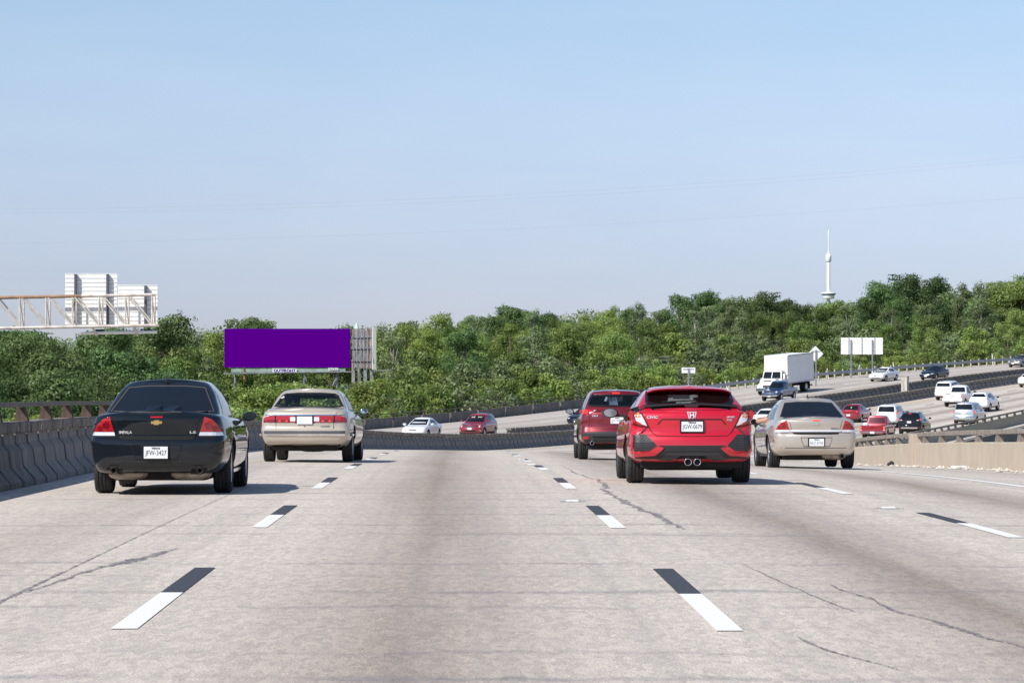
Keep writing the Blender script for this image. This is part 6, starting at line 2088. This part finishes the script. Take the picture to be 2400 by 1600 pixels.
PK2 = pickup_spec(5.6, 1.0, 1.88, 1.9, 1.15)
c = make_car('pickup_truck', 'white full-size pickup truck among the distant cars', PK2, PW, 285.4, 7.7, cat='pickup', group=G1)
far_rear(c, [(-.66, 1.28), (-.58, 1.74), (.58, 1.74), (.66, 1.28)], [([(.93, .86), (.93, 1.10), (.83, 1.10), (.83, .86)], M_REDON)], .60, bump=(.70, .50, .93, plain('bumper_pale', (.5, .5, .5), .4, .5)), high=1.86)
panel(c, 'tailgate', [(-.80, 1.12), (.80, 1.12), (.80, .75), (-.80, .75)], PW, 'rear', .012, .02, .2); panel(c, 'gate_badge', [(-.09, 1.02), (0, 1.06), (.09, 1.02), (.06, .97), (-.06, .97)], M_INKG, 'rear', .016, .01, .2)
panel(c, 'bed_floor', [(-.80, .12), (.80, .12), (.80, 1.82), (-.80, 1.82)], M_DARK, 'top', .006, 0, .5, bvh=c.bvh_body)
side_windows(c, [[(2.12, 1.24), (2.2, 1.70), (2.85, 1.72), (2.88, 1.22)], [(2.94, 1.22), (2.91, 1.72), (3.1, 1.70), (3.7, 1.20)]], M_TINT); far_mirrors(c, 3.55, 1.25, .92, M_PLASTIC, 1.1)

c = make_car('suv_car', 'large white wagon beside the median barrier, just ahead of the white pickup', TALL, PW, 297.4, 3.0, group=G1)
far_rear(c, [(-.66, 1.32), (-.60, 1.63), (.60, 1.63), (.66, 1.32)], [([(.87, 1.02), (.86, 1.16), (.72, 1.14), (.72, 1.06)], plain('lamp_orange_red', (.55, .10, .02), .2, coat=1.0))], .80)
side_windows(c, TALLW, M_TINT); far_mirrors(c, 3.3, 1.18, .87, PW)

c = make_car('sedan_car', 'white sedan cut by the right edge of the picture beside the median barrier', SEDAN, PW, 320.3, 3.4, group=G1)
far_rear(c, [(-.60, 1.05), (-.48, 1.35), (.48, 1.35), (.60, 1.05)], [([(.83, .88), (.82, .95), (.5, .94), (.5, .89)], M_RED)], .62, bump=(.42, .33, .8, M_PLASTIC))
side_windows(c, SEDW, M_TINT); far_mirrors(c, 3.15, 1.0, .84, PW)

c = make_car('sedan_car', 'white sedan mostly hidden behind the left side of the tan sedan', SEDAN, PW, 243.7, 2.9, group=G1)
far_rear(c, [(-.60, 1.05), (-.48, 1.35), (.48, 1.35), (.60, 1.05)], [([(.83, .93), (.80, 1.0), (.62, .98), (.66, .84), (.80, .84)], M_RED)], .70)
side_windows(c, SEDW, M_TINT); far_mirrors(c, 3.15, 1.0, .84, PW)

# coming towards the camera -----------------------------------------------------------
G2 = 'oncoming cars on the opposite carriageway'
c = make_car('suv_car', 'dark red crossover with chrome grille coming round the bend behind the left barrier', SUVR, PRED2, 215.0, -11.6, -1, group=G2)
far_front(c, [(-.66, 1.12), (-.53, 1.55), (.53, 1.55), (.66, 1.12)], [([(.86, .86), (.84, 1.0), (.70, 1.02), (.60, .86), (.62, .76), (.80, .72)], M_LENS)], [(-.48, .96), (.48, .96), (.40, .74), (-.40, .74)], .66, [(-.45, .56), (.45, .56), (.40, .46), (-.40, .46)], gm=plain('grille_chrome', (.35, .35, .36), .25, .9))
panel(c, 'fog_lamp', [(.80, .54), (.70, .56), (.70, .48), (.80, .47)], M_LENS, 'front', .012, .02, .2, mirror=True); panel(c, 'grille_badge', [(-.12, .86), (0, .92), (.12, .86), (0, .78)], M_CHROME, 'front', .02, .01, .2)
panel(c, 'sun_visor', [(.12, 1.50), (.46, 1.50), (.47, 1.42), (.12, 1.42)], plain('visor_pale', (.5, .55, .45), .8), 'front', .010, 0, .3, mirror=True)
side_windows(c, SUVW, M_TINT); far_mirrors(c, 3.05, 1.17, .87, PRED2)

c = make_car('sedan_car', 'white sedan coming round the bend, low behind the left barrier', SEDAN, PW, 210.5, -14.4, -1, group=G2)
far_front(c, [(-.64, .985), (-.52, 1.36), (.52, 1.36), (.64, .985)], [([(.82, .66), (.80, .76), (.58, .74), (.60, .66)], M_LENS)], [(-.30, .66), (.30, .66), (.25, .58), (-.25, .58)], .45, [(-.5, .42), (.5, .42), (.45, .34), (-.45, .34)])
side_windows(c, SEDW, M_TINT); far_mirrors(c, 3.15, 1.0, .84, PW, 1.1)

c = make_car('sedan_car', 'dark navy sedan showing between the median barrier and the dark red crossover', SEDAN, PNAVY, 243.0, -12.2, -1, group=G2)
far_front(c, [(-.64, .985), (-.52, 1.36), (.52, 1.36), (.64, .985)], [([(.82, .66), (.80, .76), (.58, .74), (.60, .66)], M_LENS)], [(-.30, .66), (.30, .66), (.25, .58), (-.25, .58)], .45)
side_windows(c, SEDW, M_TINT); far_mirrors(c, 3.15, 1.0, .84, PNAVY)

c = make_car('suv_car', 'white oncoming sport utility peeking out behind the dark red crossover', TALL, PW, 265.0, -18.9, -1, group=G2)
far_front(c, [(-.68, 1.16), (-.56, 1.66), (.56, 1.66), (.68, 1.16)], [([(.86, .86), (.84, .98), (.64, .98), (.64, .86)], M_LENS)], [(-.5, .95), (.5, .95), (.45, .78), (-.45, .78)], .6)
side_windows(c, TALLW, M_TINT); far_mirrors(c, 3.3, 1.18, .87, PW)

PK3 = pickup_spec(5.5, 1.0, 1.85, 1.9, 1.12)
c = make_car('pickup_truck', 'blue pickup truck with white crossbar grille in front of the box truck', PK3, PBLUE, 294.4, -13.3, -1, cat='pickup', group=G2)
far_front(c, [(-.68, 1.20), (-.58, 1.70), (.58, 1.70), (.68, 1.20)], [([(.93, .80), (.92, .98), (.60, .98), (.62, .82)], M_LENS)], [(-.56, 1.03), (.56, 1.03), (.52, .78), (-.52, .78)], .52, None, gm=plain('grille_dark', (.05, .05, .055), .4), ws_m=M_TINT)
for pl in ([(-.60, 1.06), (.60, 1.06), (.60, 1.00), (-.60, 1.00)], [(-.06, 1.06), (.06, 1.06), (.06, .74), (-.06, .74)], [(-.56, .79), (.56, .79), (.56, .74), (-.56, .74)]):
    panel(c, 'grille_bar', pl, M_CHROME, 'front', .02, .02, .2)
panel(c, 'front_bumper', [(-.96, .66), (-.5, .60), (.5, .60), (.96, .66), (.96, .50), (.3, .46), (-.3, .46), (-.96, .50)], M_CHROME, 'front', .03, .03, .15)
panel(c, 'bed_floor', [(-.80, .12), (.80, .12), (.80, 1.82), (-.80, 1.82)], M_DARK, 'top', .006, 0, .5, bvh=c.bvh_body)
side_windows(c, [[(2.12, 1.22), (2.2, 1.67), (2.85, 1.69), (2.88, 1.20)], [(2.94, 1.20), (2.91, 1.69), (3.1, 1.67), (3.65, 1.17)]], M_TINT); far_mirrors(c, 3.5, 1.22, .92, PBLUE, 1.1)

c = make_car('sedan_car', 'white oncoming sedan with small dark grille in the outer lane by the guardrail', SEDAN, PW, 331.2, -17.8, -1, group=G2)
far_front(c, [(-.64, .985), (-.52, 1.36), (.52, 1.36), (.64, .985)], [([(.80, .68), (.78, .76), (.52, .72), (.60, .66)], M_LENS)], [(-.22, .74), (-.12, .70), (.12, .70), (.22, .74), (.10, .60), (-.10, .60)], None, [(-.46, .46), (.46, .46), (.44, .39), (-.44, .39)])
panel(c, 'fog_recess', [(.80, .46), (.60, .46), (.60, .40), (.78, .39)], M_GAP, 'front', .008, 0, .2, mirror=True)
side_windows(c, SEDW, M_TINT); far_mirrors(c, 3.15, 1.0, .84, PW)

c = make_car('sedan_car', 'black oncoming sedan above the median barrier, right of the white one', SEDAN, PNAVY, 335.3, -13.8, -1, group=G2)
far_front(c, [(-.64, .985), (-.52, 1.36), (.52, 1.36), (.64, .985)], [([(.84, .66), (.82, .75), (.48, .70), (.54, .64)], M_LENS)], [(-.42, .68), (.42, .68), (.34, .50), (-.34, .50)], .44, [(-.5, .42), (.5, .42), (.45, .34), (-.45, .34)], gm=plain('grille_chrome', (.35, .35, .36), .25, .9))
side_windows(c, SEDW, M_TINT); far_mirrors(c, 3.15, 1.0, .84, PNAVY)

c = make_car('sedan_car', 'grey metallic oncoming sedan near the right edge beside the guardrail', SEDAN, PGREY, 370.0, -20.2, -1, group=G2)
far_front(c, [(-.64, .985), (-.52, 1.36), (.52, 1.36), (.64, .985)], [([(.85, .64), (.82, .78), (.52, .74), (.50, .64)], M_LENS)], [(-.36, .72), (.36, .72), (.30, .60), (-.30, .60)], .48, [(-.5, .44), (.5, .44), (.45, .34), (-.45, .34)])
side_windows(c, SEDW, M_TINT); far_mirrors(c, 3.15, 1.0, .84, PGREY)

# ------------------------------------------------------------------ box truck
def hexa(name, lo, hi, z0, z1, mat, par, bevel=.04):
    """tapered block: lo/hi = (x half width, y0, y1) at bottom and top"""
    vs_ = [(-lo[0], lo[1], z0), (lo[0], lo[1], z0), (lo[0], lo[2], z0), (-lo[0], lo[2], z0), (-hi[0], hi[1], z1), (hi[0], hi[1], z1), (hi[0], hi[2], z1), (-hi[0], hi[2], z1)]
    bm = bmesh.new()
    v = [bm.verts.new(p) for p in vs_]
    for f in ((0, 3, 2, 1), (4, 5, 6, 7), (0, 1, 5, 4), (1, 2, 6, 5), (2, 3, 7, 6), (3, 0, 4, 7)):
        bm.faces.new([v[i] for i in f])
    bmesh.ops.bevel(bm, geom=bm.edges[:], offset=bevel, segments=3, affect='EDGES', profile=.6)
    return bm_obj(name, bm, mat, par, False)
sT, oT = 305.0, -18.0
hT = heading(sT) + math.pi
fwdT = Vector((-math.sin(hT), math.cos(hT), 0))
LT = 9.4
pT = P(sT, oT, .006) - fwdT * LT
qT = frame_of(pT.x + fwdT.x * 1.5, pT.y + fwdT.y * 1.5)
zA, zB = P(*qT).z, P(sT, oT).z
pitT = math.atan2(zB - zA, LT - 1.5)
pT.z = zA - math.tan(pitT) * 1.5
tr = empty('box_truck', pT); tr.rotation_euler = (Matrix.Rotation(hT, 4, 'Z') @ Matrix.Rotation(pitT, 4, 'X')).to_euler()
tag(tr, 'white box truck with tall plain cargo body driving towards the camera', 'truck', G2)
tc_ = Car(); tc_.root = tr
PTR = paint('paint_truck_white', (0.82, 0.82, 0.81), 0.0, 0.4, 0.5)
PBOX = plain('truck_box_white', (0.80, 0.80, 0.80), 0.5, noise=0.04, nscale=2)
hexa('cargo_box', (1.27, 0, 6.85), (1.27, 0, 6.85), 1.10, 3.86, PBOX, tr, .03)
hexa('front_cap', (1.285, 6.78, 6.98), (1.25, 6.78, 6.94), 1.9, 3.84, PTR, tr, .06)
for sx in (-1, 1):
    box('roof_rail', (sx * 1.27, 3.4, 3.84), (.05, 6.7, .10), plain('rail_grey', (.25, .26, .28), .5), tr)
    box('floor_rail', (sx * 1.27, 3.4, 1.10), (.05, 6.7, .12), plain('rail_pale', (.45, .46, .48), .5), tr)
box('box_seam', (1.276, 1.6, 2.5), (.01, .02, 2.6), M_INKG, tr); box('box_seam', (1.276, 4.6, 2.5), (.01, .02, 2.6), M_INKG, tr)
hexa('cab', (1.10, 7.0, 8.25), (.98, 7.05, 7.72), 1.0, 2.42, PTR, tr, .06)
hexa('hood', (.92, 8.0, 9.25), (.80, 7.95, 9.05), 1.0, 1.62, PTR, tr, .08)
hexa('fender', (1.14, 8.05, 9.30), (1.02, 8.15, 9.15), .62, 1.14, PTR, tr, .08)
hexa('front_bumper', (1.16, 9.20, 9.42), (1.14, 9.20, 9.40), .42, .72, M_CHROME, tr, .03)
hexa('grille', (.50, 9.15, 9.28), (.42, 9.0, 9.10), .74, 1.50, plain('grille_dark', (.05, .05, .055), .4), tr, .02)
mesh_obj('windscreen', [(-.92, 8.10, 1.68), (.92, 8.10, 1.68), (.85, 7.83, 2.28), (-.85, 7.83, 2.28)], [(0, 1, 2, 3)], M_TINT, tr)
mesh_obj('windscreen_pillar', [(-.03, 8.108, 1.68), (.03, 8.108, 1.68), (.03, 7.838, 2.28), (-.03, 7.838, 2.28)], [(0, 1, 2, 3)], PTR, tr)
for sx in (-1, 1):
    mesh_obj('side_window', [(sx * 1.075, 7.25, 1.62), (sx * 1.065, 7.98, 1.62), (sx * 1.015, 7.70, 2.22), (sx * 1.02, 7.25, 2.22)], [(0, 1, 2, 3)], M_TINT, tr)
    hexa('headlamp', (.16, 9.20, 9.33), (.15, 9.15, 9.27), .78, .98, M_LENS, tr, .02).location.x = sx * .82
    box('door_mirror', (sx * 1.38, 8.15, 1.85), (.20, .10, .50), PTR if sx < 0 else M_PLASTIC, tr, .02)
    bar('mirror_arm', (sx * 1.08, 8.0, 1.70), (sx * 1.36, 8.15, 1.80), .025, M_PLASTIC, tr)
    box('fuel_tank', (sx * .95, 6.2, .78), (.45, 1.3, .5), M_STEEL, tr, .1)
    box('mud_flap', (sx * .9, .95, .62), (.6, .03, .75), M_GAP, tr)
for px_ in (-.6, 0, .6):
    box('marker_lamp', (px_, 7.70, 2.45), (.12, .08, .05), M_AMBER, tr)
box('chassis', (0, 4.5, .82), (1.0, 8.6, .30), M_DARK, tr, .03)
tmw, rmw = wheel_meshes(.50, .28, 8)
for (y_, xs_) in ((1.9, (-1.08, -.76, .76, 1.08)), (8.55, (-1.0, 1.0))):
    for x_ in xs_:
        w_ = link(bpy.data.objects.new('wheel', tmw), tr); w_.location = (x_, y_, .496); w_.rotation_euler = (0, 0, 0 if x_ > 0 else math.pi)
        link(bpy.data.objects.new('rim', rmw), w_)
box('rear_underride', (0, .1, .60), (2.2, .12, .14), M_DARK, tr)
plate(tc_, 0, 9.44, .56, '', None, ry=-1)

# ------------------------------------------------------------------ people in the near cars
def person(label, car, joints, edges, radii, skin_from=None, shirt=(.12, .14, .18), skin=(.42, .24, .16), head_c=None, hair=(.03, .025, .02)):
    """one continuous skinned body in car space; head and hair follow"""
    me = bpy.data.meshes.new('person')
    me.from_pydata(joints, edges, [])
    ob = bpy.data.objects.new('person', me)
    C.objects.link(ob)
    ob.matrix_world = car.root.matrix_world if False else Matrix.Identity(4)
    ob.modifiers.new('skin', 'SKIN')
    for i, r_ in enumerate(radii):
        me.skin_vertices[0].data[i].radius = (r_, r_)
    me.skin_vertices[0].data[0].use_root = True
    sb2 = ob.modifiers.new('sub', 'SUBSURF'); sb2.levels = 2; sb2.render_levels = 2
    bpy.context.view_layer.update()
    nm = bpy.data.meshes.new_from_object(ob.evaluated_get(bpy.context.evaluated_depsgraph_get()))
    ob.modifiers.clear(); ob.data = nm
    nm.materials.clear()
    nm.materials.append(plain('shirt_%s' % label[:6], shirt, .9)); nm.materials.append(plain('skin_tone', skin, .55))
    for p in nm.polygons:
        c_ = sum((nm.vertices[i].co for i in p.vertices), Vector()) / len(p.vertices)
        p.use_smooth = True
        if skin_from and skin_from(c_):
            p.material_index = 1
    bpy.context.view_layer.update()
    ob.matrix_world = car.root.matrix_world.copy()
    tag(ob, label, 'person')
    if head_c:
        bm = bmesh.new(); bmesh.ops.create_uvsphere(bm, u_segments=14, v_segments=10, radius=1)
        for v in bm.verts:
            v.co = Vector((v.co.x * .088, v.co.y * .105, v.co.z * .115))
        bmesh.ops.delete(bm, geom=[v for v in bm.verts if v.co.z < -.02 and v.co.y > .0], context='VERTS')
        bmesh.ops.translate(bm, vec=Vector(head_c) + Vector((0, -.012, .018)), verts=bm.verts)
        bm_obj('hair', bm, plain('hair_dark', hair, .8), ob, True)
    return ob
bpy.context.view_layer.update()
# driver of the beige sedan, seen as a dark head through the rear window
x0 = -.38
J = [(x0, 2.62, .62), (x0, 2.58, .95), (x0, 2.60, 1.10), (x0, 2.62, 1.16), (x0, 2.64, 1.27), (x0 - .20, 2.60, 1.05), (x0 - .24, 2.80, .86), (x0 - .12, 3.08, .98), (x0 + .20, 2.60, 1.05), (x0 + .24, 2.80, .86), (x0 + .12, 3.08, .98)]
E_ = [(0, 1), (1, 2), (2, 3), (3, 4), (2, 5), (5, 6), (6, 7), (2, 8), (8, 9), (9, 10)]
person('driver of the beige sedan, a dark head seen through the rear window', beige, J, E_, [.17, .18, .10, .055, .095, .07, .05, .04, .07, .05, .04], lambda p: p.z > 1.14, head_c=(x0, 2.64, 1.285))
# driver of the tan sedan with a bare elbow out of the window
x0 = -.40
J = [(x0, 2.55, .60), (x0, 2.50, .92), (x0, 2.52, 1.10), (x0, 2.53, 1.16), (x0, 2.55, 1.27), (x0 - .21, 2.53, 1.05), (-.965, 2.62, .985), (-.93, 2.80, 1.03), (-.72, 2.98, 1.06), (x0 + .20, 2.52, 1.03), (x0 + .24, 2.72, .84), (x0 + .10, 3.0, .98)]
E_ = [(0, 1), (1, 2), (2, 3), (3, 4), (2, 5), (5, 6), (6, 7), (7, 8), (2, 9), (9, 10), (10, 11)]
person('driver of the tan sedan with a bare elbow resting out of the left window', tan_sedan, J, E_, [.17, .18, .10, .055, .095, .07, .050, .044, .036, .07, .05, .04], lambda p: p.z > 1.15 or p.x < -.72, head_c=(x0, 2.55, 1.285))
